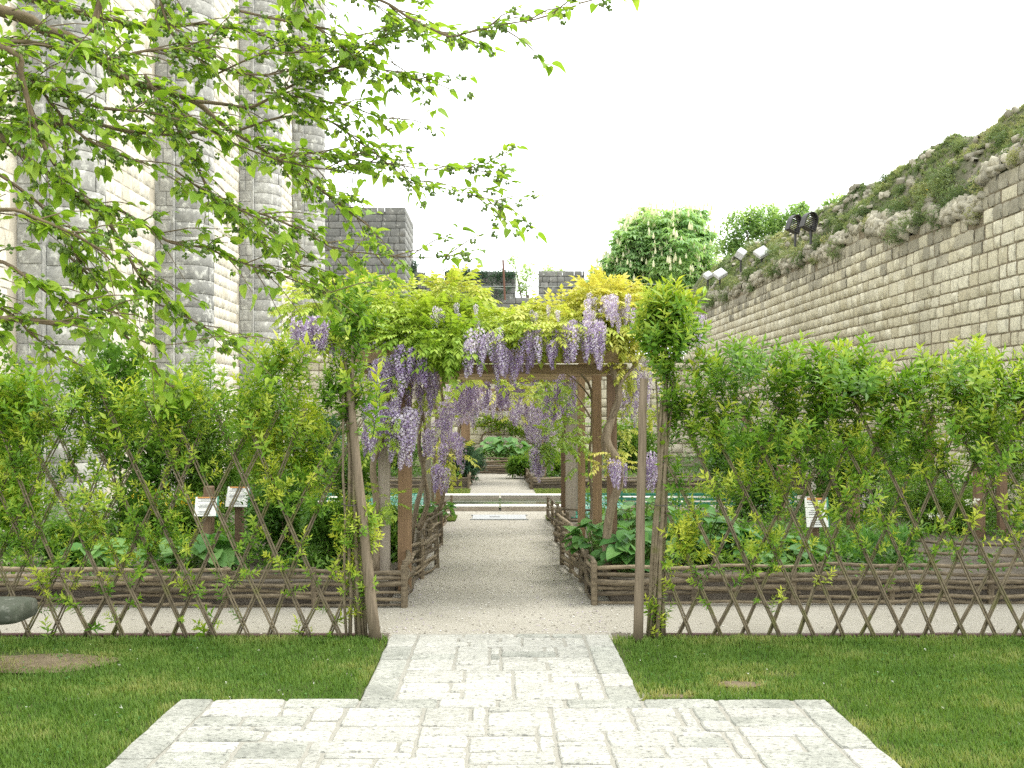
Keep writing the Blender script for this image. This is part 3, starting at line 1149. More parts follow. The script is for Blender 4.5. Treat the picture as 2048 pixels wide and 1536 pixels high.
P, D, S = [], [], []
for i in range(15000):
    y = 11.5 + 33 * R.random() ** 1.1
    x = WX + .05 + 1.25 * R.random() ** 1.1
    nz = noise.noise(Vector((x * 1.4, y * .8, 31)))
    n2 = noise.noise(Vector((x * .9, y * .45, 77)))
    if nz < -.28 and R.random() < .8:
        continue
    P.append((x, y, bank_z(x, y) - .03)); D.append(R.uniform(-.2, .2) + .2 * nz + .5 * n2); S.append(R.uniform(.06, .15) * (1 + .7 * max(nz, 0)))
n = len(P)
scatter('bank_grass', FINE, frames(P, np.tile([-.3, 1.0, 0], (n, 1)) + RN.uniform(-.4, .4, (n, 3)), np.array(S)), D, M['bank_grass'])
P, D, S = [], [], []
for i in range(120):
    y = 13.5 + 28 * ((i + R.random()) / 120) ** 1.15
    x = WX + R.choice((R.uniform(-.05, .2), R.uniform(.1, 1.0)))
    r = R.uniform(.12, .36) * (.8 + y * .012)
    c0 = Vector((x, y, bank_z(x, y) + .03))
    sh = R.choice((-.4, -.3, -.15, .05, .25))
    for k in range(int(240 * r / .3)):
        q = Vector((R.gauss(0, 1), R.gauss(0, 1) * 1.3, R.gauss(0, 1) - .15)).normalized() * r * R.random() ** .5
        q.z *= .75
        P.append(c0 + q); D.append(sh + R.uniform(-.12, .16) + .5 * q.z / r * .4); S.append(R.uniform(.05, .11))
scatter('bank_scrub', NARROW, frames(P, RN.uniform(-1, 1, (len(P), 3)), np.array(S)), D, M['bank_grass'])
rk = []
for i in range(520):
    y = 13 + 27 * R.random(); x = WX + .15 + .95 * R.random()
    if noise.noise(Vector((x * 1.4, y * .8, 31))) > -.02:
        continue
    m = np.eye(4)
    rot = Matrix.Rotation(R.random() * 6.28, 3, 'Z') @ Matrix.Rotation(R.uniform(-1, 1), 3, 'X')
    m[:3, :3] = np.array(rot) * np.array([R.uniform(.06, .2), .1, R.uniform(.05, .14)])[None]
    m[:3, 3] = (x, y, bank_z(x, y) + .02)
    rk.append(m)
scatter('bank_rubble', ANG, np.array(rk), [R.uniform(-.4, .5) for _ in rk], M['wall_top_stone'])
P, S = [], []
for (px, py, k) in ((1560, 525, 26), (1455, 578, 20), (1665, 470, 10), (1950, 375, 9), (1690, 488, 8), (1535, 533, 8), (1845, 395, 6)):
    y = 2160 * (WX + .25) / (px - 1000)
    c0 = at(px, py, y)
    for _ in range(k):
        P.append(c0 + Vector((R.gauss(0, .09), R.gauss(0, .3), R.gauss(0, .09)))); S.append(R.uniform(.03, .06))
scatter('wallflowers', CLUMP, frames(P, RN.uniform(-1, 1, (len(P), 3)), np.array(S)), RN.uniform(-.3, .4, len(P)), M['yellow_flower'])

# --- the keep on the left: wall, half-round buttresses
KX = -7.0
keep = thing('stone_keep', 'tall pale limestone keep with grey half-round buttresses, left side of the garden', 'building', (-9, 25, 0))
mb = MB()
mb.box((-10, 24.4, 10.8), (6 - .06, 26.4, 22.4))
mb.build('wall_core', M['keep_mortar'], keep)
BUT = (15.6, 21.9, 29.0, 36.4)
st = course_stones((KX - .03, 11.3, 0), (0, 1, 0), (1, 0, 0), 26.3, 0, 17.5, (.25, .30), (.28, .46), .014, gv=.03, gh=.016)
st = [m for m in st if not any(b_ - .02 < m[1, 3] < b_ + 1.75 for b_ in BUT)]
lay(keep, 'stone', st, CLEAN, M['keep_stone'])

def drum_piece(r0, a0, a1, h, n=5, dz=.012):
    """a curved block of the half-round shaft"""
    vs, fs = [], []
    g = .008 / r0
    for i in range(n + 1):
        w = a0 + g + (a1 - a0 - 2 * g) * i / n
        e = .012 if i in (0, n) else 0
        for (r, z) in ((r0 - .05, 0), (r0 - .006 - e * .3, .004), (r0 - e * .3, .012), (r0 - e * .3, h - .012), (r0 - .006 - e * .3, h - .004), (r0 - .05, h)):
            vs.append((r * math.cos(w), r * math.sin(w), z))
    for i in range(n):
        for k in range(5):
            a = i * 6 + k
            fs.append((a, a + 6, a + 7)); fs.append((a, a + 7, a + 1))
    return np.array(vs, float), np.array(fs), np.full(len(vs), .5)


HD = .29
for bi, yb in enumerate(BUT):
    bt = MB()
    bt.box((KX + .14, yb + .87, 10.8), (.40, 1.5, 22.4))
    r = .62
    cxx, cyy = KX + .34, yb + .87
    # plain shaft core
    vs, fs = [], []
    n = 14
    for z in (-.3, 22):
        for i in range(n + 1):
            w = -math.pi / 2 + math.pi * i / n
            vs.append((cxx + (r - .03) * math.cos(w), cyy + (r - .03) * math.sin(w), z))
    for i in range(n):
        fs.append((i, i + 1, n + 2 + i, n + 1 + i))
    bt.add(vs, fs)
    b_o = bt.build('buttress', M['lichen_stone'], keep)
    zmax = EYE + 830 * (yb + .3) / FPX + .6
    tms = [drum_piece(r, -1.571, .15, HD), drum_piece(r, .15, 1.571, HD), drum_piece(r, -1.571, -.35, HD), drum_piece(r, -.35, 1.571, HD)]
    mss = meshes_of('drum_stone', tms, M['lichen_stone'])
    ps, dts, stuff, sdt = [], [], [], []
    zi, row = 0.0, 0
    while zi < zmax:
        for k in (0, 1):
            m = np.eye(4)
            m[:3, 3] = (cxx + R.uniform(-.006, .006), cyy + R.uniform(-.006, .006), zi)
            kk = k + 2 * (row % 2)
            if bi < 3:
                o = bpy.data.objects.new('drum_stone', mss[kk])
                put(o, b_o)
                o.matrix_basis = Matrix(m.tolist())
                o.color = (R.uniform(.1, .9), .5, .5, 1)
            else:
                stuff.append((kk, m))
        zi += HD
        row += 1
    # flat pilaster stones facing the garden entrance
    pst = course_stones((KX - .02, yb + .115, 0), (1, 0, 0), (0, -1, 0), .36, 0, zmax, (HD, HD + .001), (.3, .36), .02)
    if bi < 3:
        pieces('stone', meshes_of('stone', CLEAN, M['lichen_stone']), pst, [R.uniform(-.4, .4) for _ in pst], b_o)
    else:
        stuffs = [xform(tms[kk], np.array([m]), [R.uniform(-.4, .4)]) for kk, m in stuff] + [xform(CLEAN[0], np.array(pst), [R.uniform(-.4, .4) for _ in pst])]
        V, F, T = merge(stuffs)
        o = put(bpy.data.objects.new('drum_courses', np_mesh('drum_courses', V, F, T, M['lichen_stone'])), b_o)
        o['kind'] = 'stuff'
# rough lower courses of the first buttress
# --- grey tower beyond the keep
gt = thing('grey_tower', 'dark grey lichened square tower standing behind the far corner of the keep', 'tower', (-5.7, 46, 0))
gx0, gx1, gy = at(625, 400, 45).x, at(811, 400, 45).x, 45.0
gz = at(700, 418, 45).z
mb = MB()
mb.box(((gx0 + gx1) / 2, gy + 2.05, gz / 2 - .1), (gx1 - gx0 - .06, 4, gz))
mb.box((gx0 + .75, gy + 2.05, gz + .12), (1.5, 4, .3))
mb.build('wall_core', M['grey_stone'], gt)
st = course_stones((gx0, gy + .04, 0), (1, 0, 0), (0, -1, 0), gx1 - gx0, 0, gz + .3, (.27, .34), (.35, .7), .05, top=lambda p: gz + (.28 if p.x < gx0 + 1.6 else -.02))
lay(gt, 'stone', st, CLEAN, M['grey_stone'], 220)
st = course_stones((gx1 - .03, gy, 0), (0, 1, 0), (1, 0, 0), 4, 0, gz, (.27, .34), (.35, .7), .03)
scatter('side_stone_courses', CLEAN, np.array(st), [R.uniform(-.4, .4) for _ in st], M['grey_stone'], gt)

# --- crenellated wall closing the view
CY0 = 48.0
cw = thing('crenellated_wall', 'grey battlemented wall with ivy on its merlons, far behind the pergola', 'wall', (0, CY0, 0))
def cz(py): return at(1000, py, CY0).z
def cxp(px): return at(px, 800, CY0).x
zb = cz(597)
mb = MB()
mb.box(((cxp(800) + cxp(1172)) / 2, CY0 + .5, zb / 2), (cxp(1172) - cxp(800), .8, zb))
MER = ((812, 833, 530), (833, 851, 547), (851, 889, 560), (889, 1032, 543), (1077, 1170, 550))
for a, b_, p in MER:
    mb.box(((cxp(a) + cxp(b_)) / 2, CY0 + .5, (zb + cz(p)) / 2), (cxp(b_) - cxp(a) - .04, .76, cz(p) - zb))
mb.build('wall_core', M['grey_stone'], cw)
st = course_stones((cxp(800), CY0 + .08, 0), (1, 0, 0), (0, -1, 0), cxp(1172) - cxp(800), 3.5, zb, (.26, .32), (.35, .65), .06)
for a, b_, p in MER:
    st += course_stones((cxp(a), CY0 + .1, zb), (1, 0, 0), (0, -1, 0), cxp(b_) - cxp(a), 0, cz(p) - zb, (.22, .27), (.3, .55), .06)
lay(cw, 'stone', st, CLEAN, M['grey_stone'], 260)
# --- low stone wall at the back of the garden
BY = 34.0
bw = thing('back_wall', 'low wall of cream stone blocks closing the far end of the garden', 'wall', (0, BY, 0))
mb = MB()
mb.box((0.3, BY + .35, 1.6), (14.2, .6, 3.3))
mb.build('wall_core', M['wall_mortar'], bw)
st = course_stones((-6.8, BY + .06, 0), (1, 0, 0), (0, -1, 0), 14.2, 0, 3.25, (.24, .32), (.28, .5), .06)
lay(bw, 'stone', st, ROUGH, M['wall_stone'], 260)

# ================================================================== POND, GRATE, GREEN FENCE
pond = thing('garden_pond', 'low stone-rimmed garden pond with still green water beyond the pergola path', 'pond', (0, 18.9, 0))
def oct_ring(hx, hy, fx, fy):
    return [(-fx, -hy), (fx, -hy), (hx, -fy), (hx, fy), (fx, hy), (-fx, hy), (-hx, fy), (-hx, -fy)]


o_out, o_in = oct_ring(3.15, 1.32, 1.3, .55), oct_ring(2.75, .95, 1.12, .38)
RZ = .085
CYP = 18.92
for i in range(8):                                # eight rim stones
    a, b_, c, d = o_out[i], o_out[(i + 1) % 8], o_in[(i + 1) % 8], o_in[i]
    def lp(p, q, k): return (p[0] + (q[0] - p[0]) * k, p[1] + (q[1] - p[1]) * k)
    nseg = 2 if i in (0, 4) else 1
    for s in range(nseg):
        k0, k1 = s / nseg + .004, (s + 1) / nseg - .004
        q = [lp(a, b_, k0), lp(a, b_, k1), lp(d, c, k1), lp(d, c, k0)]
        mb = MB()
        cxq, cyq = sum(p[0] for p in q) / 4, sum(p[1] for p in q) / 4
        top = [(cxq + (p[0] - cxq) * 1.0, CYP + cyq + (p[1] - cyq) * 1.0, RZ) for p in q]
        mb.add([(p[0], p[1], RZ - .018) for p in top] + top, [(0, 1, 5, 4), (1, 2, 6, 5), (2, 3, 7, 6), (3, 0, 4, 7), (4, 5, 6, 7)], R.uniform(.3, .7))
        mb.build('rim_stone', M['basin'], pond)
        mb = MB()
        q2 = [(cxq + (p[0] - cxq) * .985, CYP + cyq + (p[1] - cyq) * .95) for p in q]
        mb.add([(x, y, -.25) for x, y in q2] + [(x, y, RZ - .018) for x, y in q2], [(0, 1, 5, 4), (1, 2, 6, 5), (2, 3, 7, 6), (3, 0, 4, 7)], R.uniform(.3, .7))
        mb.build('basin_side', M['basin_side'], pond)
mb = MB()
mb.add([(x * 1.02, CYP + y * 1.03, .022) for x, y in o_in], [tuple(range(8))])
mb.build('water', M['water'], pond)

grate = thing('drain_grate', 'flat grey metal drain cover set in the gravel before the pond', 'drain cover', (0, 16.5, 0))
gx = at(945, 1035, 16.5).x, at(1052, 1035, 16.5).x
mb = MB()
mb.box(((gx[0] + gx[1]) / 2, 16.52, .008), (gx[1] - gx[0], .62, .018), ch=.004)
mb.build('cover', M['grate'], grate)
mb = MB()
mb.box((-.08, 16.5, .019), (.16, .03, .006))
mb.build('handle_slot', M['dark_metal'], grate)
for s in (-1, 1):
    mb = MB()
    mb.box(((gx[0] + gx[1]) / 2, 16.52 + s * .325, .007), (gx[1] - gx[0] + .06, .03, .02))
    mb.build('frame_bar', M['grate'], grate)


def green_fence(x0, x1, y, label):
    th = thing('green_fence', label, 'fence', ((x0 + x1) / 2, y, 0), group='low green fences by the pond')
    for k, z in enumerate((.2, .27, .34)):
        mb = MB()
        mb.box(((x0 + x1) / 2, y - .012, z), (x1 - x0, .014, .045), ch=.003)
        mb.build('slat', M['green_paint'], th)
    n = max(2, int((x1 - x0) / .8) + 1)
    for i in range(n):
        mb = MB()
        mb.box((x0 + .05 + (x1 - x0 - .1) * i / (n - 1), y + .02, .19), (.035, .035, .4))
        mb.build('post', M['green_paint'], th)


green_fence(-3.2, -0.98, 16.75, 'low green slatted fence left of the pergola path, before the pond')
green_fence(0.95, 4.6, 16.75, 'long low green slatted fence right of the pergola path, before the pond')


def netting(x0, x1, y0, y1, z0, z1, label):
    """green mesh draped over the bed"""
    mb = MB()
    n = 14
    for i in range(n):
        for j in range(8):
            u, v = i / n, j / 8
            def pt(u, v): return Vector((x0 + (x1 - x0) * u, y0 + (y1 - y0) * v, z0 + (z1 - z0) * math.sin(v * 1.7) + .03 * noise.noise(Vector((u * 4, v * 4, x0)))))
            if (i + j) % 1 == 0:
                a, b_, c, d = pt(u, v), pt(u + .8 / n, v), pt(u + .8 / n, v + .1), pt(u, v + .1)
                mb.add([a, b_, c, d], [(0, 1, 2, 3)])
    o = mb.build('green_netting', M['green_paint'])
    tag(o, label, 'netting', 'green netting on the beds')


netting(-1.9, -.95, 14.6, 16.5, .22, .36, 'green netting over the bed left of the path')
netting(.95, 1.75, 14.4, 16.4, .22, .36, 'green netting over the bed right of the path')


# ================================================================== WATTLE EDGING
def wattle(label, path, h, nr, rad, stake_gap=.55, cat='edging', group='wattle bed edgings', rods_long=(1.6, 3.2), post_h=None):
    nr = max(4, nr - 1)
    rad *= 1.12
    stake_gap *= 1.35
    """rods woven round short stakes along a polyline; every rod an object"""
    pts = [Vector((p[0], p[1], 0)) for p in path]
    L = [0]
    for a, b_ in zip(pts[:-1], pts[1:]):
        L.append(L[-1] + (b_ - a).length)

    def on(s):
        s = max(0, min(s, L[-1]))
        for i in range(len(pts) - 1):
            if s <= L[i + 1] or i == len(pts) - 2:
                d = (pts[i + 1] - pts[i]).normalized()
                return pts[i] + d * (s - L[i]), Vector((-d.y, d.x, 0))
    th = thing('wattle_edging', label, cat, tuple(pts[0]), group)
    ns = max(2, int(L[-1] / stake_gap) + 1)
    ss = [L[-1] * i / (ns - 1) for i in range(ns)]
    for s in ss:
        p, nn = on(s)
        mb = MB()
        hh = (post_h or h) + R.uniform(-.01, .05)
        j = Vector((R.uniform(-.012, .012), R.uniform(-.012, .012), 0))
        mb.tube([p + Vector((0, 0, -.05)), p + j * .5 + Vector((0, 0, hh * .5)), p + j + Vector((0, 0, hh))], [rad * 1.2, rad * 1.15, rad * 1.0], 7, R.uniform(.15, .6))
        mb.build('stake', M['wattle'], th)
    for r in range(nr):
        z = rad + (h - rad * 1.5) * r / (nr - 1)
        s = 0
        k = r % 2
        while s < L[-1] - .05:
            e = min(L[-1], s + R.uniform(*rods_long))
            if L[-1] - e < .5:
                e = L[-1]
            n = max(4, int((e - s) / .16))
            rr = rad * R.uniform(.7, 1.15)
            po = []
            zz = z + R.uniform(-.018, .018)
            for i in range(n + 1):
                q = s + (e - s) * i / n
                p, nn = on(q)
                w = math.sin(math.pi * q / stake_gap + math.pi * (r % 2)) * (rad * .75)
                po.append(p + nn * w + Vector((0, 0, zz + .03 * noise.noise(Vector((q * 1.9, r * 3.1, pts[0].x))))))
            mb = MB()
            mb.tube(po, [rr * (1.1 - .45 * i / n if k else .65 + .45 * i / n) for i in range(n + 1)], 6, R.uniform(.05, .95))
            mb.build('wattle_rod', M['wattle'], th, smooth=True)
            s = e - R.uniform(0, .06) if e < L[-1] else e
            k = 1 - k
    return th


wattle('wattle edging of split rods along the front of the left bed, behind the hedge', [(-5.3, 9.1), (-2.6, 9.03), (-.80, 9.02)], .31, 7, .021)
wattle('wattle edging along the path side of the left bed, nearest stretch by the pergola post', [(-.80, 9.05), (-.83, 10.1), (-.66, 11.3)], .36, 7, .021, .42, rods_long=(1, 1.6))
wattle('wattle edging left of the path, middle stretch below the twisted trunk', [(-.83, 11.05), (-.85, 12.2), (-.72, 13.2)], .38, 6, .02, .42, rods_long=(1, 1.6))
wattle('short crosswise wattle run left of the path, behind the middle stretch', [(-1.9, 13.3), (-.80, 13.35)], .40, 6, .02, .5)
wattle('wattle edging left of the path, far stretch with green netting near the pond', [(-.88, 13.4), (-.86, 15), (-.74, 16.4)], .33, 6, .018, .45, rods_long=(1, 1.8))
wattle('wattle edging of thick rods along the front of the right bed, behind the hedge', [(.80, 9.14), (2.5, 9.15), (6.7, 9.25)], .33, 7, .021)
wattle('wattle edging along the path side of the right bed, nearest stretch below the vine trunk', [(.80, 9.17), (.78, 10.4), (.66, 11.5)], .36, 7, .02, .42, rods_long=(1, 1.6))
wattle('wattle edging right of the path, middle stretch below the two slim posts', [(.78, 11.4), (.80, 12.6), (.70, 13.5)], .36, 6, .02, .42, rods_long=(1, 1.6))
wattle('short crosswise wattle run right of the path, behind the middle stretch', [(.75, 13.6), (1.8, 13.55)], .40, 6, .02, .5)
wattle('wattle edging right of the path, far stretch with green netting near the pond', [(.84, 13.6), (.80, 15), (.72, 16.3)], .33, 6, .018, .45, rods_long=(1, 1.8))
wattle('slanting wattle run between two beds at the far right, over bare soil', [(3.9, 10.9), (4.6, 10.35), (6.4, 10.3)], .36, 6, .018, .6)
wattle('wattle edging of the far left bed beyond the pond', [(-5.8, 22.4), (-.66, 22.4)], .27, 5, .022, .6, group='wattle edgings beyond the pond')
wattle('wattle edging of the far right bed beyond the pond', [(.66, 22.4), (6.4, 22.4)], .27, 5, .022, .6, group='wattle edgings beyond the pond')
wattle('wattle edging along the left side of the far path', [(-.66, 22.45), (-.62, 27.5)], .27, 5, .02, .7, group='wattle edgings beyond the pond')
wattle('wattle edging along the right side of the far path', [(.66, 22.45), (.62, 27.5)], .27, 5, .02, .7, group='wattle edgings beyond the pond')
wattle('wattle edging across the very end of the path, below the big-leaved plant', [(-1.7, 27.9), (1.4, 27.9)], .42, 7, .024, .6, group='wattle edgings beyond the pond')

# ================================================================== PERGOLA
perg = thing('pergola', 'low timber pergola over the gravel path, buried in wisteria', 'pergola', (0, 12.5, 0))


def post(name, x, y, w, z1, mat, parent, lean=(0, 0), d=None):
    mb = MB()
    n = 5
    d = d or w
    vs, fs = [], []
    for i in range(n + 1):
        k = i / n
        ox, oy = lean[0] * k + .004 * noise.noise(Vector((x * 9, k * 3, y))), lean[1] * k
        for sx, sy in ((-1, -1), (1, -1), (1, 1), (-1, 1)):
            for c in ((-1, 0), (0, 1)) if (sx, sy) in ((1, -1), (-1, 1)) else ((0, -1), (-1, 0)):
                pass
            vs.append((x + ox + sx * w / 2, y + oy + sy * d / 2, -.05 + (z1 + .05) * k))
    for i in range(n):
        for k in range(4):
            fs.append((i * 4 + k, i * 4 + (k + 1) % 4, i * 4 + 4 + (k + 1) % 4, i * 4 + 4 + k))
    fs.append((n * 4, n * 4 + 1, n * 4 + 2, n * 4 + 3))
    mb.add(vs, fs, R.uniform(.4, .6))
    return mb.build(name, mat, parent)


post('post', -1.03, 9.62, .10, 2.06, M['grey_post'], perg)
post('post', -.862, 9.80, .118, 1.97, M['pergola'], perg)
post('post', -.97, 14.4, .095, 2.1, M['grey_post'], perg)
post('post', -.86, 15.3, .11, 2.1, M['pergola'], perg)
post('post', 1.005, 9.70, .085, 1.97, M['red_post'], perg)
post('post', .985, 10.9, .088, 2.0, M['pergola'], perg, (-.01, 0))
post('post', .90, 11.9, .078, 2.0, M['pergola'], perg, (-.005, 0))
post('post', .945, 14.5, .13, 2.1, M['grey_post'], perg)
post('post', 1.09, 14.9, .15, 2.1, M['grey_post'], perg)
post('post', .90, 15.3, .07, 2.1, M['red_post'], perg)


def beam(name, p, q, w, h, parent, mat=None):
    p, q = Vector(p), Vector(q)
    d = (q - p)
    ang = math.atan2(d.y, d.x)
    mb = MB()
    mb.box((p + q) / 2, (d.length, w, h), Matrix.Rotation(ang, 3, 'Z'), R.uniform(.4, .6), ch=.004)
    return mb.build(name, mat or M['pergola_beam'], parent)


beam('front_beam', (-1.25, 9.78, 2.02), (1.14, 9.78, 2.02), .09, .085, perg)
beam('front_beam', (-1.3, 9.58, 2.125), (1.05, 9.58, 2.125), .08, .12, perg)
for y in (10.9, 12.0, 13.2, 14.45, 15.4):
    beam('cross_beam', (-1.25, y, 2.065), (1.2, y, 2.065), .08, .09, perg)
beam('side_beam', (-.95, 9.65, 2.155), (-.93, 15.7, 2.155), .08, .085, perg, M['pergola'])
beam('side_beam', (.98, 9.65, 2.155), (.95, 15.7, 2.155), .08, .085, perg, M['pergola'])
for x in (-.45, .05, .5):
    beam('roof_batten', (x, 9.68, 2.22), (x, 15.6, 2.22), .05, .04, perg, M['pergola'])

perg2 = thing('pergola', 'second pergola of dark posts beyond the pond, hung with pale wisteria', 'pergola', (0, 25, 0))
for x, y in ((-.80, 24), (-.80, 26.5), (.95, 24), (.95, 26.5)):
    post('post', x, y, .13, 2.05, M['pergola'], perg2)
beam('cross_beam', (-1.1, 24, 2.08), (1.3, 24, 2.08), .1, .1, perg2)
beam('cross_beam', (-1.1, 26.5, 2.08), (1.3, 26.5, 2.08), .1, .1, perg2)
beam('lower_rail', (-.78, 24, 1.68), (.2, 24.05, 1.66), .05, .07, perg2)
for x in (-.8, .95):
    beam('side_beam', (x, 23.8, 2.17), (x, 26.8, 2.17), .09, .08, perg2, M['pergola'])


# ================================================================== WISTERIA
def trunk_tube(parent, name, pts, r0, r1, mat, n=8, twist=0.0):
    P_ = []
    m = len(pts)
    fine = []
    for i in range(m - 1):
        for k in range(4):
            s = k / 4
            p0, p1, p2, p3 = (Vector(pts[max(i - 1, 0)]), Vector(pts[i]), Vector(pts[i + 1]), Vector(pts[min(i + 2, m - 1)]))
            fine.append(.5 * ((2 * p1) + (p2 - p0) * s + (2 * p0 - 5 * p1 + 4 * p2 - p3) * s * s + (3 * p1 - p0 - 3 * p2 + p3) * s ** 3))
    fine.append(Vector(pts[-1]))
    mb = MB()
    N = len(fine)
    mb.tube(fine, [(r0 + (r1 - r0) * i / (N - 1)) * (1 + .14 * noise.noise(Vector((i * .7, r0 * 50, fine[0].x)))) for i in range(N)], n, R.uniform(.45, .6))
    return mb.build(name, mat, parent, smooth=True)


def px(*l):
    return [at(*a) for a in l]


COMP_ME = meshes_of('leaf', COMP, M['wisteria_leaf'])
RAC_ME = meshes_of('flower_raceme', RAC, M['wisteria_flower'])


def rac_mats(spots):
    Ms, D = [], []
    for p, s, dt in spots:
        rot = Matrix.Rotation(R.uniform(-.14, .14), 4, 'X') @ Matrix.Rotation(R.uniform(-.14, .14), 4, 'Y') @ Matrix.Rotation(R.random() * 6.28, 4, 'Z')
        w = s * R.uniform(.85, 1.2)
        dt += .06
        Ms.append(np.array(Matrix.Translation(p) @ rot @ Matrix.Diagonal((w, w, s, 1)))); D.append(dt + R.uniform(-.12, .12))
    return Ms, D


def rac_box(x0, x1, ya, yb, Y, n, s=(.2, .3), dY=.35, dt=0.0):
    """n racemes whose tops show between photo corners (x0, ya)-(x1, yb) at depth about Y"""
    out = []
    for _ in range(n):
        y = Y + R.uniform(-dY, dY)
        out.append((at(R.uniform(x0, x1), R.uniform(ya, yb), y), R.uniform(*s), dt))
    return out


def leaf_box(x0, x1, ya, yb, Y, n, dt, s=(.2, .3), dY=.35, out_dir=(0, -.75, .1), spread=.9):
    P, D, S, T = [], [], [], []
    for _ in range(n):
        y = Y + R.uniform(-dY, dY)
        P.append(at(R.uniform(x0, x1), R.uniform(ya, yb), y))
        D.append((out_dir[0] + R.uniform(-spread, spread), out_dir[1] + R.uniform(-.7, .5), out_dir[2] + R.uniform(-.5, .5)))
        S.append(R.uniform(*s)); T.append(dt + R.uniform(-.13, .13))
    return P, D, S, T


def leaf_lump(x, y, rx, ry, Y, n, dt, s=(.2, .3), rY=.4):
    """mound of leaves round a photo point, pointing outwards"""
    P, D, S, T = [], [], [], []
    for _ in range(n):
        v = Vector((R.gauss(0, 1), R.gauss(0, 1), R.gauss(0, 1))).normalized()
        k = R.random() ** .45
        Yq = Y + v.y * rY * k
        P.append(at(x, y, Yq) + Vector((v.x * rx * k * Y / FPX, 0, v.z * ry * k * Y / FPX)))
        D.append((v.x + R.uniform(-.5, .5), v.y - .35 + R.uniform(-.4, .3), v.z * .7 + R.uniform(-.3, .3)))
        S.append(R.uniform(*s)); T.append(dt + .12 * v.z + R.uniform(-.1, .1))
    return P, D, S, T


def wisteria(label, loc, leaves, racemes, nleaf=150, group=None):
    th = thing('wisteria_vine', label, 'wisteria', loc, group)
    P, D, S, T = [], [], [], []
    for l in leaves:
        for a, b_ in zip((P, D, S, T), l):
            a.extend(b_)
    order = sorted(range(len(P)), key=lambda i: P[i][1] / S[i])
    P, D, S, T = [[a[i] for i in order] for a in (P, D, S, T)]
    Mx = frames(P, D, np.array(S))
    pieces('leaf', COMP_ME, Mx[:nleaf], T[:nleaf], th)
    if len(P) > nleaf:
        scatter('foliage', COMP, Mx[nleaf:], T[nleaf:], M['wisteria_leaf'], th)
    Ms, Dt = rac_mats(racemes)
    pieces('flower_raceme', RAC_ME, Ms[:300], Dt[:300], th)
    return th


# left front vine (greener)
SS = (.13, .22)
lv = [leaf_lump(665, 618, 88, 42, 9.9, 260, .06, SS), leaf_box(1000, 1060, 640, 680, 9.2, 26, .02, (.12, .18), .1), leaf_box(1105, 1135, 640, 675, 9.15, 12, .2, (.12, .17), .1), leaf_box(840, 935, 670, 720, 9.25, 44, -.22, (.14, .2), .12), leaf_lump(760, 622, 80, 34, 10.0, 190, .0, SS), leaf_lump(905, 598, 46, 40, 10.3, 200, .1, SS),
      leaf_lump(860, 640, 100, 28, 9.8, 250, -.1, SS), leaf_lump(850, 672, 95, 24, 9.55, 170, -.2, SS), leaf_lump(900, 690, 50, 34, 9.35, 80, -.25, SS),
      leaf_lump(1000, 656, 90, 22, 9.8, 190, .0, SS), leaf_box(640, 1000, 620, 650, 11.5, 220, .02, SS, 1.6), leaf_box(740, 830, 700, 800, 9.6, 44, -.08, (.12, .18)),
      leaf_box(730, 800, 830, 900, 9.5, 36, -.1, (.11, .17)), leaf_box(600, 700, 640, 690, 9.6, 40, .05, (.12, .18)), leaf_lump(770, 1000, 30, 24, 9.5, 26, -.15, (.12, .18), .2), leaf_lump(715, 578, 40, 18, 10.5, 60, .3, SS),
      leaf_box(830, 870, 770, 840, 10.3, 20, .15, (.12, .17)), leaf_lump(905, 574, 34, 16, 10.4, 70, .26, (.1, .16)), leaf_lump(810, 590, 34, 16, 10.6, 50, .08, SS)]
rc = (rac_box(590, 655, 632, 658, 9.35, 30, (.2, .28), .2, .05) + rac_box(938, 1006, 655, 695, 9.12, 17, (.2, .3), .1, .15) + rac_box(985, 1035, 705, 735, 9.3, 8, (.16, .22), .15)
      + rac_box(795, 870, 690, 725, 9.3, 20, (.2, .3), .2, -.05) + rac_box(735, 800, 690, 770, 9.5, 24, (.2, .3), .25, .1) + rac_box(728, 800, 790, 860, 9.4, 28, (.2, .28), .2, .05)
      + rac_box(785, 832, 805, 880, 9.35, 20, (.24, .34), .12, .2) + rac_box(725, 770, 840, 880, 9.6, 10, (.18, .26), .2, -.1) + rac_box(780, 880, 730, 780, 10.0, 16, (.2, .28), .4, -.15)
      + rac_box(850, 905, 790, 850, 11.3, 12, (.2, .3), .5, 0) + rac_box(872, 900, 930, 938, 12.2, 6, (.26, .32), .1, .1) + rac_box(885, 925, 860, 890, 12.6, 10, (.28, .36), .3, -.05)
      + rac_box(845, 880, 855, 880, 11.0, 6, (.2, .3), .3, .1) + rac_box(640, 735, 655, 690, 10.1, 16, (.18, .25), .4, -.1) + rac_box(860, 960, 590, 650, 9.5, 9, (.13, .18), .3, .25))
wl_ = wisteria('greener wisteria in bloom smothering the left half of the front pergola', (-1.0, 9.9, .2), lv, rc)
trunk_tube(wl_, 'trunk', px((752, 1150, 9.55), (753, 1010, 9.55), (746, 930, 9.5), (765, 870, 9.5), (780, 770, 9.55), (800, 690, 9.6), (870, 650, 9.8)), .035, .018, M['vine_bark'])
trunk_tube(wl_, 'trunk', px((820, 1090, 11.4), (834, 1010, 11.3), (848, 950, 11.3), (838, 890, 11.2), (846, 800, 11), (860, 700, 10.6)), .03, .015, M['vine_bark'])
trunk_tube(wl_, 'trunk', px((838, 1060, 11.5), (856, 1000, 11.4), (846, 940, 11.3), (852, 880, 11.2), (842, 800, 11), (830, 700, 10.5)), .028, .014, M['vine_bark'])
trunk_tube(wl_, 'trunk', px((880, 1020, 13.3), (888, 975, 13.2), (882, 920, 13.2), (893, 860, 13.1), (886, 800, 13), (872, 740, 12.7)), .028, .015, M['vine_bark'])

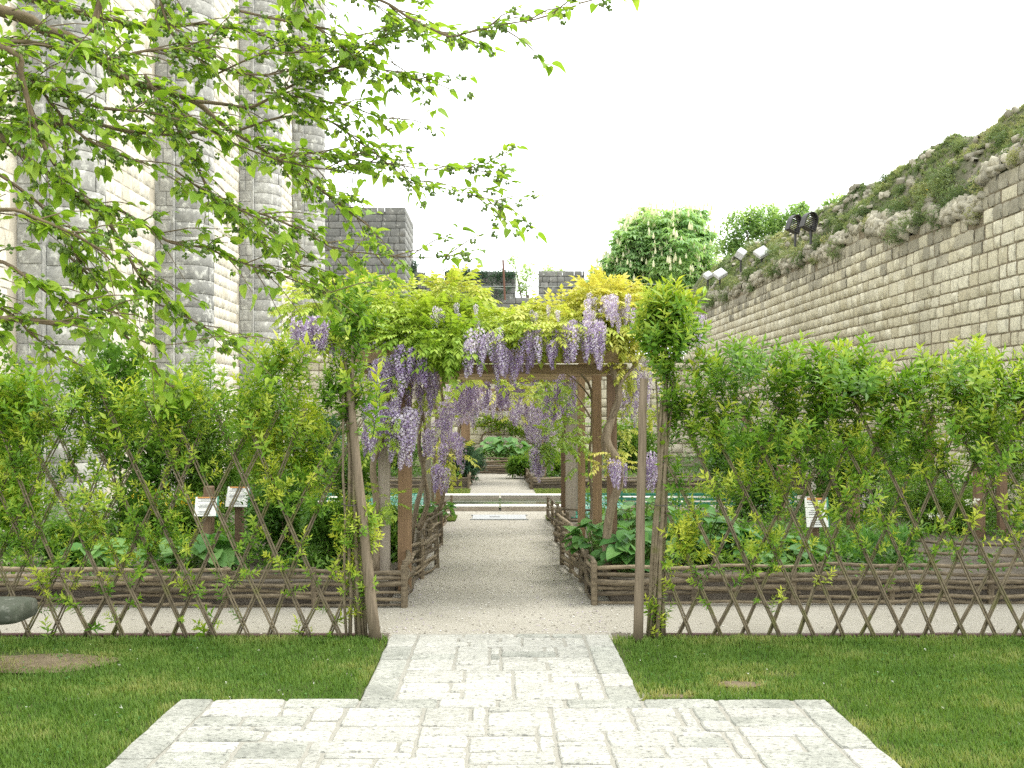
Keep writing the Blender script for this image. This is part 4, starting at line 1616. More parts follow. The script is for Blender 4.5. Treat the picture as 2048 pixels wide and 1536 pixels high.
# right front vine (yellower, pink-tinged low down)
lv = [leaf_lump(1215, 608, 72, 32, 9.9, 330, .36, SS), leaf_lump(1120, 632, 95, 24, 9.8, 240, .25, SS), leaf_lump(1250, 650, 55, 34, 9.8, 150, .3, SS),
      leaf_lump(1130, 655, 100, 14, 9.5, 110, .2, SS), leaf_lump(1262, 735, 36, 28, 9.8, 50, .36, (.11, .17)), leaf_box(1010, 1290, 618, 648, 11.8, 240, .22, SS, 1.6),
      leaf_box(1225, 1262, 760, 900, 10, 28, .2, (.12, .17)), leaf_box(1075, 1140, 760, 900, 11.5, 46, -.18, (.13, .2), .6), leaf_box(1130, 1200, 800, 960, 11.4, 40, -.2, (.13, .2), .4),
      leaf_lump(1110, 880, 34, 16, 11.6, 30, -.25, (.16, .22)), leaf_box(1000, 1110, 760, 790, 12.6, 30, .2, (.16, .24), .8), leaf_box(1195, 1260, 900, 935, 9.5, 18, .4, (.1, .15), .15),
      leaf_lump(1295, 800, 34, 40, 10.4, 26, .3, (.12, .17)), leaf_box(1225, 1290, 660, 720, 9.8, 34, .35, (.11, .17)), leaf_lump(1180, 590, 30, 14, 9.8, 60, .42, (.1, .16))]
rc = (rac_box(1040, 1112, 652, 690, 9.15, 17, (.18, .24), .12, .0) + rac_box(1128, 1205, 640, 672, 9.12, 24, (.2, .3), .12, .1) + rac_box(1010, 1110, 690, 715, 9.3, 10, (.14, .2), .2, -.05)
      + rac_box(1170, 1275, 585, 625, 9.35, 24, (.13, .2), .2, .2) + rac_box(1060, 1240, 605, 640, 9.35, 18, (.12, .18), .2, .15) + rac_box(1360, 1405, 620, 660, 10.6, 14, (.18, .26), .4, .1)
      + rac_box(1215, 1250, 915, 935, 9.4, 8, (.16, .22), .12, .05) + rac_box(1285, 1320, 900, 935, 9.9, 8, (.2, .27), .15, .0) + rac_box(1240, 1330, 760, 820, 10.4, 16, (.18, .26), .4, .05)
      + rac_box(1070, 1110, 850, 870, 11.6, 6, (.2, .28), .2, .05) + rac_box(1062, 1105, 885, 910, 11.5, 12, (.24, .32), .2, .1) + rac_box(1085, 1130, 770, 800, 12, 9, (.18, .26), .3, -.2)
      + rac_box(1060, 1120, 810, 850, 12.4, 10, (.2, .3), .4, .0) + rac_box(1255, 1300, 720, 760, 10, 10, (.16, .22), .3, .1) + rac_box(1110, 1150, 740, 790, 11.4, 8, (.18, .24), .3, -.2))
wr = wisteria('yellow-leaved wisteria in bloom over the right half of the front pergola', (1.0, 9.6, .2), lv, rc)
trunk_tube(wr, 'trunk', px((1214, 1160, 9.6), (1214, 1070, 9.6), (1224, 1010, 9.55), (1240, 960, 9.55), (1232, 915, 9.5), (1214, 880, 9.5), (1226, 830, 9.55), (1238, 790, 9.55), (1226, 740, 9.6), (1215, 690, 9.7)), .042, .028, M['vine_bark'])
trunk_tube(wr, 'trunk', px((1216, 920, 9.62), (1206, 885, 9.6), (1214, 850, 9.55), (1236, 815, 9.5), (1240, 770, 9.5), (1262, 740, 9.6), (1290, 700, 9.8)), .022, .012, M['vine_bark'])
trunk_tube(wr, 'trunk', px((1178, 1080, 11.2), (1184, 1000, 11.2), (1178, 930, 11.1), (1184, 850, 11.1), (1182, 780, 11), (1160, 745, 10.8)), .018, .012, M['vine_bark'])
trunk_tube(wr, 'branch', px((1184, 840, 11.1), (1160, 800, 11.2), (1135, 770, 11.4), (1110, 752, 11.6)), .012, .007, M['vine_bark'], 6)
trunk_tube(wr, 'branch', px((1184, 800, 11.1), (1165, 775, 11), (1140, 752, 10.8), (1120, 740, 10.6)), .012, .006, M['vine_bark'], 6)

# wisteria deeper along the pergola and on the second one
lv = [leaf_box(870, 1130, 715, 760, 14.2, 60, .1, (.22, .32), .9), leaf_box(860, 900, 760, 870, 13.8, 26, .12, (.2, .28), .6), leaf_lump(905, 905, 26, 20, 12.9, 20, .3, (.2, .28), .2),
      leaf_box(1085, 1140, 770, 800, 14.4, 20, .1, (.2, .28), .5), leaf_box(650, 1250, 615, 650, 14.2, 200, .12, (.18, .26), 1.0)]
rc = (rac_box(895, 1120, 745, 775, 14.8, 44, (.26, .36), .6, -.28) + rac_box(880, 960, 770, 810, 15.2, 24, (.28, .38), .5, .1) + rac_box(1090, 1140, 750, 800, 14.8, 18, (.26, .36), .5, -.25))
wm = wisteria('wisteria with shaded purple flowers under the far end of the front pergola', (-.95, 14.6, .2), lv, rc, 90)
trunk_tube(wm, 'trunk', [(-.9, 14.9, .1), (-.93, 14.9, .7), (-.86, 14.9, 1.3), (-.9, 14.9, 1.9), (-.7, 14.8, 2.25)], .03, .016, M['vine_bark'])
lv = [leaf_box(905, 1110, 770, 790, 24.2, 50, .3, (.24, .34), .5), leaf_box(1000, 1130, 800, 835, 24.6, 24, .2, (.24, .34), .5)]
rc = (rac_box(895, 1010, 775, 800, 24, 60, (.36, .5), .4, .32) + rac_box(1005, 1130, 795, 815, 24.3, 46, (.38, .5), .5, .2) + rac_box(1050, 1120, 815, 850, 24.6, 20, (.36, .5), .4, .1))
wf = wisteria('pale lilac wisteria hanging from the second pergola beyond the pond', (-.8, 24, .1), lv, rc, 60)
trunk_tube(wf, 'trunk', [(-.92, 24, 0), (-.94, 24, .8), (-.88, 24, 1.5), (-.8, 24, 2.2)], .05, .03, M['vine_bark'])

# stakes and wires above the pergola
for k, (a, b_, Y, lab) in enumerate((((1010, 600), (1006, 520), 14.5, 'thin rusty stake rising through the wisteria left of the grey merlons'),
                                     ((1262, 600), (1262, 566), 13.5, 'short rusty stake among the yellow wisteria below the chestnut tree'))):
    mb = MB()
    mb.tube([at(*a, Y), at(*b_, Y)], .014, 6)
    tag(mb.build('iron_stake', M['rust']), lab, 'stake', 'stakes above the pergola')
mb = MB()
mb.tube([at(560, 578, 13.6), at(815, 562, 14), at(862, 572, 14.2), at(1010, 573, 14.5), at(1180, 573, 14.0), at(1262, 566, 13.5), at(1330, 570, 13.5)], .0045, 4)
mb.tube([at(815, 566, 14), at(1010, 578, 14.5)], .004, 4)
tag(mb.build('support_wire', M['wire']), 'slack grey wire strung above the wisteria between the stakes', 'wire')

# ================================================================== LIVING HEDGES OF CROSSED RODS
HY = 7.72
SPR_ME = meshes_of('leafy_shoot', SPRIG, M['hedge_leaf'])


def hedge(label, xa, xb, inner, dens, ztop, loc, tuft_pts, tuft_n, tuft_sp, bundle, seed):
    """inner = -1: opening to the right of the hedge (left hedge), +1: right hedge"""
    th = thing('living_hedge', label, 'hedge', loc, 'hedges of crossed rods')
    rods = []
    n = int((xb - xa) / .213)
    for i in range(n + 1):
        for k, dirn in enumerate((1, -1)):
            x0 = xa + (xb - xa) * i / n + (.0 if dirn > 0 else .105) + R.uniform(-.018, .018)
            sl = .46 * dirn * R.uniform(.9, 1.1)
            zt = ztop(x0) * R.uniform(.92, 1.1)
            bow = R.uniform(-.05, .05)
            pts = []
            m = 9
            for j in range(m + 1):
                z = -.03 + (zt + .03) * j / m
                x = x0 + sl * z + bow * math.sin(math.pi * j / m)
                if (inner < 0 and x > -.93) or (inner > 0 and x < 1.12):
                    break
                pts.append(Vector((x, HY + dirn * .014 + .008 * noise.noise(Vector((z * 3, x0, seed))), z)))
            if len(pts) < 3:
                continue
            mb = MB()
            off = Vector((.0088, .003, 0))
            r = R.uniform(.0078, .0102)
            for s in (-1, 1):
                ps = [p + off * s + Vector((.004 * noise.noise(Vector((p.z * 4, s * 7, x0))), 0, 0)) for p in pts]
                mb.tube(ps, [r * (1 - .35 * q / m) * (1 if s < 0 else .85) for q in range(len(ps))], 5, R.uniform(.3, .7))
            mb.build('woven_rod', M['rod'], th, smooth=True)
            rods.append(pts)
    # bundle of upright rods at the opening
    for (b0, b1, r) in bundle:
        p0, p1 = at(b0[0], b0[1], HY + R.uniform(-.03, .03)), at(b1[0], b1[1], HY + R.uniform(-.03, .03))
        pts = [p0.lerp(p1, j / 6) + Vector((R.uniform(-.012, .012), 0, 0)) for j in range(7)]
        mb = MB()
        mb.tube(pts, [r * (1 - .3 * j / 6) for j in range(7)], 6, R.uniform(.3, .75))
        mb.build('upright_rod', M['rod'], th, smooth=True)
    mb = MB()
    for zz in (.32, .98):
        bx = sum(at(b0[0], b0[1], HY).x * (1 - zz / 1.9) + at(b1[0], b1[1], HY).x * zz / 1.9 for b0, b1, r in bundle) / len(bundle)
        mb.tube([(bx + .075 * math.cos(w), HY + .05 * math.sin(w), zz + .01 * math.sin(w)) for w in [i * .6283 for i in range(11)]], .004, 4)
    mb.build('tie_wire', M['tie'], th)
    # leafy shoots
    P, D, S, T = [], [], [], []
    for pts in rods:
        for _ in range(64):
            s = R.random() * (len(pts) - 1)
            i = min(int(s), len(pts) - 2)
            p = pts[i].lerp(pts[i + 1], s - i)
            d, tn = dens(p)
            if R.random() > d:
                continue
            P.append(p); D.append((R.uniform(-.9, .9), R.uniform(-.9, .5), R.uniform(.1, 1.0)))
            S.append(R.uniform(.07, .18)); T.append(tn + R.uniform(-.24, .3))
        # the tops shoot upwards
        p = pts[-1]
        if p.z > 1.3:
            hk = R.uniform(.5, 1.25)
            for _ in range(R.choice((2, 5, 8, 12))):
                q = p + Vector((R.uniform(-.12, .12), R.uniform(-.08, .08), R.uniform(-.2, .12)))
                P.append(q); D.append((R.uniform(-.55, .55), R.uniform(-.4, .3), 1)); S.append(R.uniform(.15, .30) * hk); T.append(R.uniform(-.2, .3))
    for (cx_, cy_, rx, ry, n_, tn, sz) in tuft_pts:
        for _ in range(n_):
            v = Vector((R.gauss(0, 1), R.gauss(0, 1), R.gauss(0, 1))).normalized() * R.random() ** .5
            p = at(cx_ + v.x * rx, cy_ - v.z * ry, HY + v.y * rx * HY / FPX)
            P.append(p - Vector((v.x, v.y, .6)) * .08); D.append((v.x * .8 + R.uniform(-.3, .3), v.y * .8 - .1, .75 + v.z * .4)); S.append(sz * R.uniform(.75, 1.25)); T.append(tn + R.uniform(-.2, .2))
    order = sorted(range(len(P)), key=lambda i: -S[i])
    P, D, S, T = [[a[i] for i in order] for a in (P, D, S, T)]
    Mx = frames(P, D, np.array(S), roll=RN.uniform(0, 6.28, len(P)))
    pieces('leafy_shoot', SPR_ME, Mx[:300], T[:300], th)
    if len(P) > 300:
        scatter('foliage', SPRIG, Mx[300:], T[300:], M['hedge_leaf'], th)
    print('hedge shoots', len(P), 'rods', len(rods))
    return th


def clear(p, x, y):
    q = proj(p)
    return abs(q[0] - x) < 62 and abs(q[1] - y) < 62


def dens_r(p):
    z = p.z
    if clear(p, 1632, 1025):
        return .06, .0
    n1 = noise.noise(Vector((p.x * 2.6, z * 2.6, 1))); n2 = noise.noise(Vector((p.x * 2.1, z * 2.1, 44)))
    b = .75 if z > 1.2 else .8 if z > .9 else .7 if z > .6 else .2 if z > .35 else .03
    if p.x > 2.7 and z < 1.1:
        b *= .35
    return b * max(0.05, 1 + 1.7 * n1), (.26 if n2 > .1 else .0) - (.06 if z > 1.3 else 0)


def dens_l(p):
    z = p.z
    if clear(p, 412, 1010) or clear(p, 470, 1000):
        return .05, .1
    n1 = noise.noise(Vector((p.x * 2.4, z * 2.4, 71))); n2 = noise.noise(Vector((p.x * 2.3, z * 2.3, 14)))
    b = .6 if z > 1.25 else .64 if z > .6 else .32 if z > .3 else .09
    return b * max(0.06, 1 + 1.6 * n1), (.18 if n2 > .1 else .0)


hedge('living hedge of crossed rods left of the paved path, beside a leaning stake', -4.75, -1.02, -1, dens_l, lambda x: 1.68 if x > -2.6 else 1.6, (-2.9, HY, 0),
      [(703, 650, 54, 50, 30, -.1, .2), (705, 615, 46, 34, 12, .0, .24), (700, 740, 40, 60, 24, -.05, .16), (715, 1055, 48, 52, 60, .16, .13), (560, 735, 60, 30, 26, .2, .22), (660, 780, 30, 60, 22, -.1, .16),
       (730, 1190, 22, 50, 12, .15, .13), (90, 830, 120, 110, 44, .05, .17), (300, 820, 110, 90, 34, .1, .17), (520, 840, 100, 90, 30, .06, .17), (180, 1010, 120, 70, 26, .15, .15)], 60, None,
      [((690, 1278), (688, 790), .012), ((700, 1280), (694, 720), .016), ((710, 1280), (700, 745), .013), ((718, 1281), (706, 690), .018), ((726, 1280), (700, 780), .012), ((735, 1282), (690, 830), .011), ((732, 1280), (684, 700), .009)], 3)
hedge('living hedge of crossed rods right of the paved path, ending in bushy tuft', 1.27, 4.75, 1, dens_r, lambda x: 1.66, (2.9, HY, 0),
      [(1337, 680, 64, 66, 125, -.04, .19), (1334, 640, 54, 40, 44, .1, .23), (1332, 745, 34, 45, 22, .0, .15), (1318, 1235, 26, 50, 26, .12, .13), (1385, 1080, 26, 34, 18, .35, .15), (1350, 830, 30, 60, 26, -.05, .15),
       (1500, 740, 130, 40, 60, -.06, .2), (1720, 760, 140, 50, 80, -.02, .2), (1930, 770, 130, 60, 90, .06, .2), (1430, 820, 80, 90, 60, .0, .17), (1590, 840, 110, 80, 60, .06, .17), (1780, 850, 120, 80, 60, .0, .17), (1970, 870, 110, 90, 60, .08, .17), (1500, 980, 120, 60, 40, .2, .15), (1720, 1000, 120, 60, 30, .15, .15)], 90, None,
      [((1297, 1285), (1325, 800), .016), ((1306, 1286), (1330, 740), .020), ((1316, 1286), (1336, 720), .018), ((1325, 1285), (1340, 760), .014), ((1333, 1284), (1310, 760), .009), ((1300, 1285), (1352, 690), .009)], 9)


def round_post(name, label, p0, p1, r0, r1, mat, cat='post'):
    mb = MB()
    pts = [p0.lerp(p1, j / 8) + Vector((.006 * noise.noise(Vector((j * .8, p0.x, 2))), .006 * noise.noise(Vector((j * .8, p0.x, 9))), 0)) for j in range(9)]
    mb.tube(pts, [r0 + (r1 - r0) * j / 8 for j in range(9)], 10, .55)
    o = mb.build(name, mat, None, smooth=True)
    for p in o.data.polygons[-2:]:
        p.use_smooth = False
    return tag(o, label, cat)


round_post('fence_post', 'grey round wooden stake leaning at the open end of the left hedge', at(751, 1284, 7.66), at(696, 755, 7.70), .044, .025, M['stake'])
round_post('fence_post', 'brown round wooden post standing upright at the open end of the right hedge', at(1276, 1292, 7.62), at(1287, 757, 7.62), .036, .028, M['stake'])

for x0, x1, lab in ((-6, -.92, 'dark red garden hose lying along the foot of the left hedge'), (1.2, 6, 'dark red garden hose lying along the foot of the right hedge')):
    mb = MB()
    n = 26
    mb.tube([(x0 + (x1 - x0) * i / n, 7.83 + .035 * noise.noise(Vector((i * .35, x0, 0))) + (.12 * max(0, (i / n - .45)) if x0 > 0 else 0), .017 + (.012 * max(0, noise.noise(Vector((i * .5, x0, 5)))))) for i in range(n + 1)], .013, 7)
    tag(mb.build('garden_hose', M['hose'], smooth=True), lab, 'hose', 'hoses along the hedges')

# stone bench at the left edge
bench = thing('stone_bench', 'old dark stone bench whose rounded end shows at the left edge, before the hedge', 'bench', (-3.5, 6.6, 0))
mb = MB()
vs, fs = [], []
prof = [(.2 * math.copysign(abs(math.cos(a)) ** .45, math.cos(a)), .425 + .065 * math.copysign(abs(math.sin(a)) ** .5, math.sin(a))) for a in [-2 * math.pi * (k + .5) / 24 for k in range(24)]]
xs_ = [(-4.5, 1), (-3.1, 1), (-2.98, .99), (-2.935, .95), (-2.905, .88), (-2.89, .76)]
for x, k in xs_:
    for y, z in prof:
        vs.append((x, 6.6 + y * k, .425 + (z - .425) * (k if k > .8 else .8)))
for i in range(len(xs_) - 1):
    for k in range(24):
        fs.append((i * 24 + k, i * 24 + (k + 1) % 24, i * 24 + 24 + (k + 1) % 24, i * 24 + 24 + k))
fs += [tuple(range(23, -1, -1)), tuple((len(xs_) - 1) * 24 + k for k in range(24))]
mb.add(vs, fs)
mb.build('seat', M['bench_stone'], bench, smooth=True)
for x in (-4.2, -3.3):
    mb = MB()
    mb.box((x, 6.6, .18), (.22, .3, .36), ch=.01)
    mb.build('leg', M['bench_stone'], bench)

# ================================================================== PLANT LABEL BOARDS
def label_board(label, pxy, w, h, Y, tilt=.35, post_to=.2, skew=0.0, top='label_orange'):
    c = at(pxy[0], pxy[1], Y)
    th = thing('plant_label_board', label, 'sign', (c.x, Y, post_to), 'plant label boards in the beds')
    mb = MB()
    mb.box((c.x, Y + .06, (c.z + post_to) / 2), (.075, .075, c.z - post_to))
    mb.build('post', M['red_post'], th)
    rot = Matrix.Rotation(skew, 3, 'Z') @ Matrix.Rotation(-tilt, 3, 'X')
    n = 3
    ph = h / n
    for k in range(n):
        z = h / 2 - ph * (k + .5)
        mb = MB()
        mb.box(c + rot @ Vector((0, -.01 * k, z)), (w, .014, ph * .93), rot, ch=.002)
        p = mb.build('panel', M['label_white'], th)
        mb = MB()
        for q in range(3):
            mb.box(c + rot @ Vector((-.03 * w + R.uniform(-.05, .05) * w, -.01 * k - .0085, z + ph * (.22 - .2 * q))), (w * R.uniform(.45, .7), .002, ph * .055), rot)
        mb.build('print', M['label_ink'], p)
        if k == 0:
            mb = MB()
            mb.box(c + rot @ Vector((0, -.0085, z + ph * .36)), (w * .8, .003, ph * .2), rot)
            mb.build('colour_band', M[top], p)
    mb = MB()
    mb.box(c + rot @ Vector((w / 2 + .008, -.0, 0)), (.012, .03, h), rot)
    mb.build('edge_strip', M['label_green'], th)


label_board('tilted three-panel plant label board with an orange band, in the left bed by yellow flowers', (412, 1014), .20, .20, 10.2, .4, .2, .12)
label_board('larger three-panel plant label board, upper right one of the two in the left bed', (476, 994), .22, .21, 10.6, .3, .2, -.1)
label_board('white three-panel plant label board on a post in the right bed among broad leaves', (1632, 1025), .22, .30, 10.8, .15, .2, .06)
# brown timber posts standing in the beds
for i, (a, yb, yt, Y, w, lab) in enumerate((
        (418, 1150, 972, 10.5, .085, 'brown timber post behind the tilted label board in the left bed'),
        (1706, 1085, 962, 12.2, .12, 'stout red-brown post in the middle of the right bed behind the lily leaves'),
        (1958, 1065, 936, 12.2, .10, 'red-brown post beside the white flowers at the far right'),
        (2004, 1065, 930, 12.4, .085, 'red-brown post nearest the right edge, behind bare soil'),
        (1562, 990, 930, 13.5, .09, 'short brown post among shrubs left of the white label board'),
        (1644, 905, 855, 17, .14, 'pale brown post before the rampart foot'),
        (1492, 890, 828, 17, .12, 'slim brown post before the rampart, above the hedge middle'),
        (1856, 900, 820, 16, .13, 'brown post against the rampart foot right of centre'))):
    p0, p1 = at(a, yb, Y), at(a, yt, Y)
    mb = MB()
    z0 = min(p0.z, .2)
    mb.box((p0.x, Y, (z0 + p1.z) / 2 - .1), (w, w, p1.z - z0 + .2), ch=.01)
    mb.box((p0.x, Y - w / 2 - .004, p1.z - .1), (w * 1.15, .014, .03))
    tag(mb.build('garden_post', M['red_post']), lab, 'post', 'brown posts in the beds')


# ================================================================== GARDEN PLANTS
def shrub(label, x, y0, y1, Y, w, tms, mat, n, dt, size, name='shrub', depth=None, stems=5, cat='shrub', zb=None):
    """shrub shown at photo x, from y1 (foot) up to y0 (top), w = half width in photo pixels"""
    hw = w * Y / FPX
    zt = at(x, y0, Y).z
    zf = .15 if zb is None else zb
    X = at(x, y0, Y).x
    th = thing(name, label, cat, (X, Y, zf))
    hz = (zt - zf) / 2
    dpt = depth or hw * .9
    n = int(n * 1.5)
    lumps = [(Vector((R.uniform(-.6, .6) * hw, R.uniform(-.6, .6) * dpt, R.uniform(-.75, .6) * hz)), R.uniform(.4, .62), R.uniform(-.15, .15)) for _ in range(12)]
    P, D, S, T = [], [], [], []
    for _ in range(n):
        c, k, s = R.choice(lumps)
        v = Vector((R.gauss(0, 1), R.gauss(0, 1), R.gauss(0, 1))).normalized()
        r = R.random() ** .4
        p = c + Vector((v.x * hw * k, v.y * dpt * k, v.z * hz * k)) * r
        P.append(Vector((X, Y, zf + hz)) + p); D.append((v.x + R.uniform(-.5, .5), v.y - .3, v.z * .6 + R.uniform(-.1, .7)))
        S.append(size * R.uniform(.7, 1.3)); T.append(dt + s + .12 * v.z + R.uniform(-.12, .12))
    scatter('foliage', tms, frames(P, D, np.array(S)), T, mat, th, kind=None)
    if stems:
        mb = MB()
        for _ in range(stems):
            q = Vector((X + R.uniform(-.4, .4) * hw, Y + R.uniform(-.3, .3) * dpt, zf + hz * R.uniform(1.0, 1.6)))
            b_ = Vector((X + R.uniform(-.12, .12) * hw, Y, zf - .1))
            mb.tube([b_, b_.lerp(q, .5) + Vector((R.uniform(-.05, .05), 0, 0)), q], [.016, .012, .006], 5)
        mb.build('stem', M['twig_bark'], th)
    return th


SL, BL, BU = M['shrub_leaf'], M['broad_leaf'], M['blue_leaf']
# behind the left hedge
shrub('tall dark green laurel-like shrub behind the left hedge, before the keep', 245, 690, 1120, 12.0, 95, CLUMP, SL, 1100, -.12, .15)
shrub('rounded mid green shrub behind the left hedge, beside the dark laurel', 400, 700, 1050, 12.8, 95, NARROW, SL, 1000, .06, .15)
shrub('light green feathery shrub behind the left hedge, near its leaning stake', 560, 735, 1030, 12.2, 95, NARROW, M['hedge_leaf'], 900, .0, .15)
shrub('bright leafy shrub at the left edge behind the hedge', 30, 645, 1060, 11.0, 90, CLUMP, M['hedge_leaf'], 900, -.05, .15)
shrub('low dark green bush behind the rods, below the upper label board', 565, 950, 1150, 10.3, 85, CLUMP, SL, 620, -.2, .12)
shrub('low dark bush with pointed leaves at the foot of the left hedge end', 660, 985, 1150, 9.8, 60, NARROW, SL, 420, -.1, .13)
shrub('small dark green bush left of the comfrey leaves', 125, 1020, 1140, 10.2, 60, NARROW, SL, 380, -.12, .12)
shrub('green bush between the two left pergola posts', 785, 1010, 1170, 10.4, 26, CLUMP, SL, 220, -.05, .1, stems=2)
shrub('mid green bush filling the left bed in front of the far lawn', 700, 880, 1010, 13.2, 70, CLUMP, SL, 420, .0, .12)
yb = shrub('leafy clump dotted with small yellow flowers in the left bed', 340, 975, 1080, 12.0, 100, NARROW, SL, 420, .1, .12, 'flower_clump', cat='flowering plant', stems=0)
P = [at(R.uniform(262, 470), R.uniform(975, 1012), 11.6 + R.uniform(-.3, .3)) for _ in range(70)]
scatter('flower_heads', CLUMP, frames(P, RN.uniform(-1, 1, (70, 3)), RN.uniform(.025, .05, 70)), RN.uniform(-.3, .4, 70), M['yellow_flower'], yb)


BURD_ME = meshes_of('leaf', BURD, M['broad_leaf'])


def burdock(label, x, yt, yb, Y, w, n, size, dt=0.0, name='burdock_plant', zb=.2, mat=None):
    zt = at(x, yt, Y).z
    X = at(x, yt, Y).x
    hw = w * Y / FPX
    th = thing(name, label, 'plant', (X, Y, zb))
    Ms, Ts = [], []
    mb = MB()
    for i in range(n):
        a = R.random() * 6.28
        r = R.random() ** .5
        p = Vector((X + math.cos(a) * r * hw, Y + math.sin(a) * r * hw * .8, zb + (zt - zb) * (1 - .5 * r * r) * R.uniform(.45, 1)))
        d = (math.cos(a) * .8 + R.uniform(-.4, .4), math.sin(a) * .8 - .45, R.uniform(-.35, .25))
        Ms.append(frames([p], [d], size * R.uniform(.65, 1.2), roll=np.array([R.uniform(-.5, .5)]))[0]); Ts.append(dt + R.uniform(-.3, .3))
        b_ = Vector((X + math.cos(a) * r * hw * .25, Y + math.sin(a) * r * hw * .2, zb - .05))
        mb.tube([b_, b_.lerp(p, .6) + Vector((0, 0, .05)), p], [.009, .007, .005], 5)
    pieces('leaf', BURD_ME, np.array(Ms), Ts, th)
    mb.build('leaf_stalk', M['catkin'], th)
    return th


burdock('broad-leaved green plant in the right bed corner, spilling over the wattle below the slim posts', 1195, 1035, 1140, 10.4, 52, 46, .15, .0)
burdock('broad-leaved plant beside the upright post at the right hedge end', 1262, 1050, 1200, 9.6, 62, 60, .18, -.05)
burdock('tall broad-leaved plant behind the right vine trunk', 1285, 985, 1150, 11.4, 70, 70, .17, .05)
burdock('broad-leaved plant behind the bundled rods of the right hedge', 1400, 1010, 1190, 10.2, 90, 80, .18, -.05)
burdock('broad-leaved plant low behind the middle of the right hedge', 1560, 1070, 1180, 10.0, 90, 70, .15, .05)
burdock('large pale comfrey leaves low behind the left hedge', 190, 1075, 1150, 9.9, 50, 16, .24, .3, 'comfrey_plant')
burdock('clump of large upright green leaves behind the rods under the label boards', 385, 1065, 1150, 9.9, 75, 30, .27, .1, 'dock_plant')
burdock('blue-green broad leaves by the netting left of the path', 865, 1000, 1060, 14.2, 50, 26, .14, .0)
burdock('big-leaved rhubarb-like plant at the end of the path, above the end wattle', 1010, 872, 940, 29.2, 50, 90, .26, .1, 'giant_leaf_plant', .25)
burdock('dark broad-leaved plant low in the right bed centre', 1480, 1060, 1150, 11, 90, 60, .14, -.1)


def strap(label, x, yt, Y, w, n, ln, zb=.2, dt=0.):
    X = at(x, yt, Y).x
    th = thing('lily_clump', label, 'plant', (X, Y, zb))
    P, D, S, T = [], [], [], []
    for _ in range(n):
        P.append((X + R.uniform(-1, 1) * w * Y / FPX, Y + R.uniform(-.25, .25), zb)); D.append((R.uniform(-.3, .3), 1, 0)); S.append(ln * R.uniform(.7, 1.2)); T.append(dt + R.uniform(-.2, .2))
    scatter('foliage', TUFT, frames(P, D, np.array(S)), T, M['broad_leaf'], th, kind=None)


strap('clump of long strap-like lily leaves behind the right hedge', 1770, 1000, 10.4, 70, 26, .42)
strap('low grassy clump in the right bed before the slanting wattle', 1660, 1060, 10.2, 60, 16, .3)
shrub('mossy spreading green shrub behind the right hedge, with white flowers', 1860, 930, 1070, 13.0, 110, NARROW, SL, 900, .0, .11)
wf_ = thing('white_flower_plant', 'few white round blooms low at the right, beside a red-brown post', 'flowering plant', at(1900, 1020, 12.2) * 1)
P = []
for (x, y) in ((1862, 1033), (1880, 1030), (1888, 1034), (1935, 1003), (1950, 1005), (1954, 1000), (1946, 1010)):
    for _ in range(7):
        P.append(at(x + R.uniform(-5, 5), y + R.uniform(-4, 4), 11.9 + R.uniform(-.03, .03)))
scatter('flower_heads', CLUMP, frames(P, RN.uniform(-1, 1, (len(P), 3)), RN.uniform(.03, .05, len(P))), RN.uniform(-.3, .4, len(P)), M['white_flower'], wf_)
mb = MB()
for (x, y) in ((1870, 1033), (1945, 1005)):
    mb.tube([at(x, y, 11.9), at(x + 3, 1080, 11.95)], .005, 4)
mb.build('stem', M['catkin'], wf_)
shrub('dark green shrub behind the right hedge, left part', 1520, 815, 1010, 14.5, 95, CLUMP, SL, 900, -.08, .14)
shrub('small dark shrub before the rampart, above the right hedge', 1440, 790, 930, 17.5, 55, CLUMP, SL, 480, -.15, .14)
shrub('low bushy shrub behind the middle of the right hedge', 1680, 850, 1000, 14.6, 90, CLUMP, SL, 800, -.03, .13)
shrub('scrubby bush at the rampart foot near the right edge', 1990, 800, 960, 14.0, 80, NARROW, SL, 600, .05, .12)
shrub('leafy bush along the rampart foot', 1790, 830, 940, 15.0, 90, CLUMP, SL, 500, .0, .13)
# beyond the pergola
shrub('blue-green ferny bush left of the far path', 922, 880, 975, 24.0, 38, NARROW, BU, 420, .1, .2)
shrub('dark bush at the left corner of the far path', 945, 905, 968, 25.5, 24, CLUMP, BU, 240, -.1, .16)
shrub('dark green low bush right of the far path', 1042, 915, 962, 26.0, 28, NARROW, SL, 300, -.05, .2)
shrub('green bush beyond the right far wattle', 1135, 905, 970, 24.5, 45, CLUMP, SL, 360, .1, .2)
shrub('tall green bush beyond the second pergola, right', 1260, 830, 960, 26, 70, CLUMP, SL, 480, .0, .22)
shrub('green shrub left of the far bed, seen between pergola posts', 800, 860, 965, 25, 60, CLUMP, SL, 420, .05, .2)
shrub('pale bush behind the left hedge end, beyond the pond', 640, 820, 960, 22.5, 60, CLUMP, BU, 420, .1, .2)
shrub('dark hedge-like bush along the keep foot', 520, 800, 960, 20, 80, CLUMP, SL, 500, .0, .2)
es = thing('espalier_vine', 'yellow-green trained vine spread on the back wall', 'vine', (.2, 33.8, .2))
for l in (((960, 905), (965, 870), (990, 862), (1020, 842)), ((1000, 845), (1030, 862), (1060, 880), (1095, 890)), ((1000, 900), (998, 850)), ((965, 850), (1000, 840), (1040, 850))):
    trunk_tube(es, 'branch', [at(a, b_, 33.8) for a, b_ in l], .035, .02, M['vine_bark'], 6)
P, D, S = [], [], []
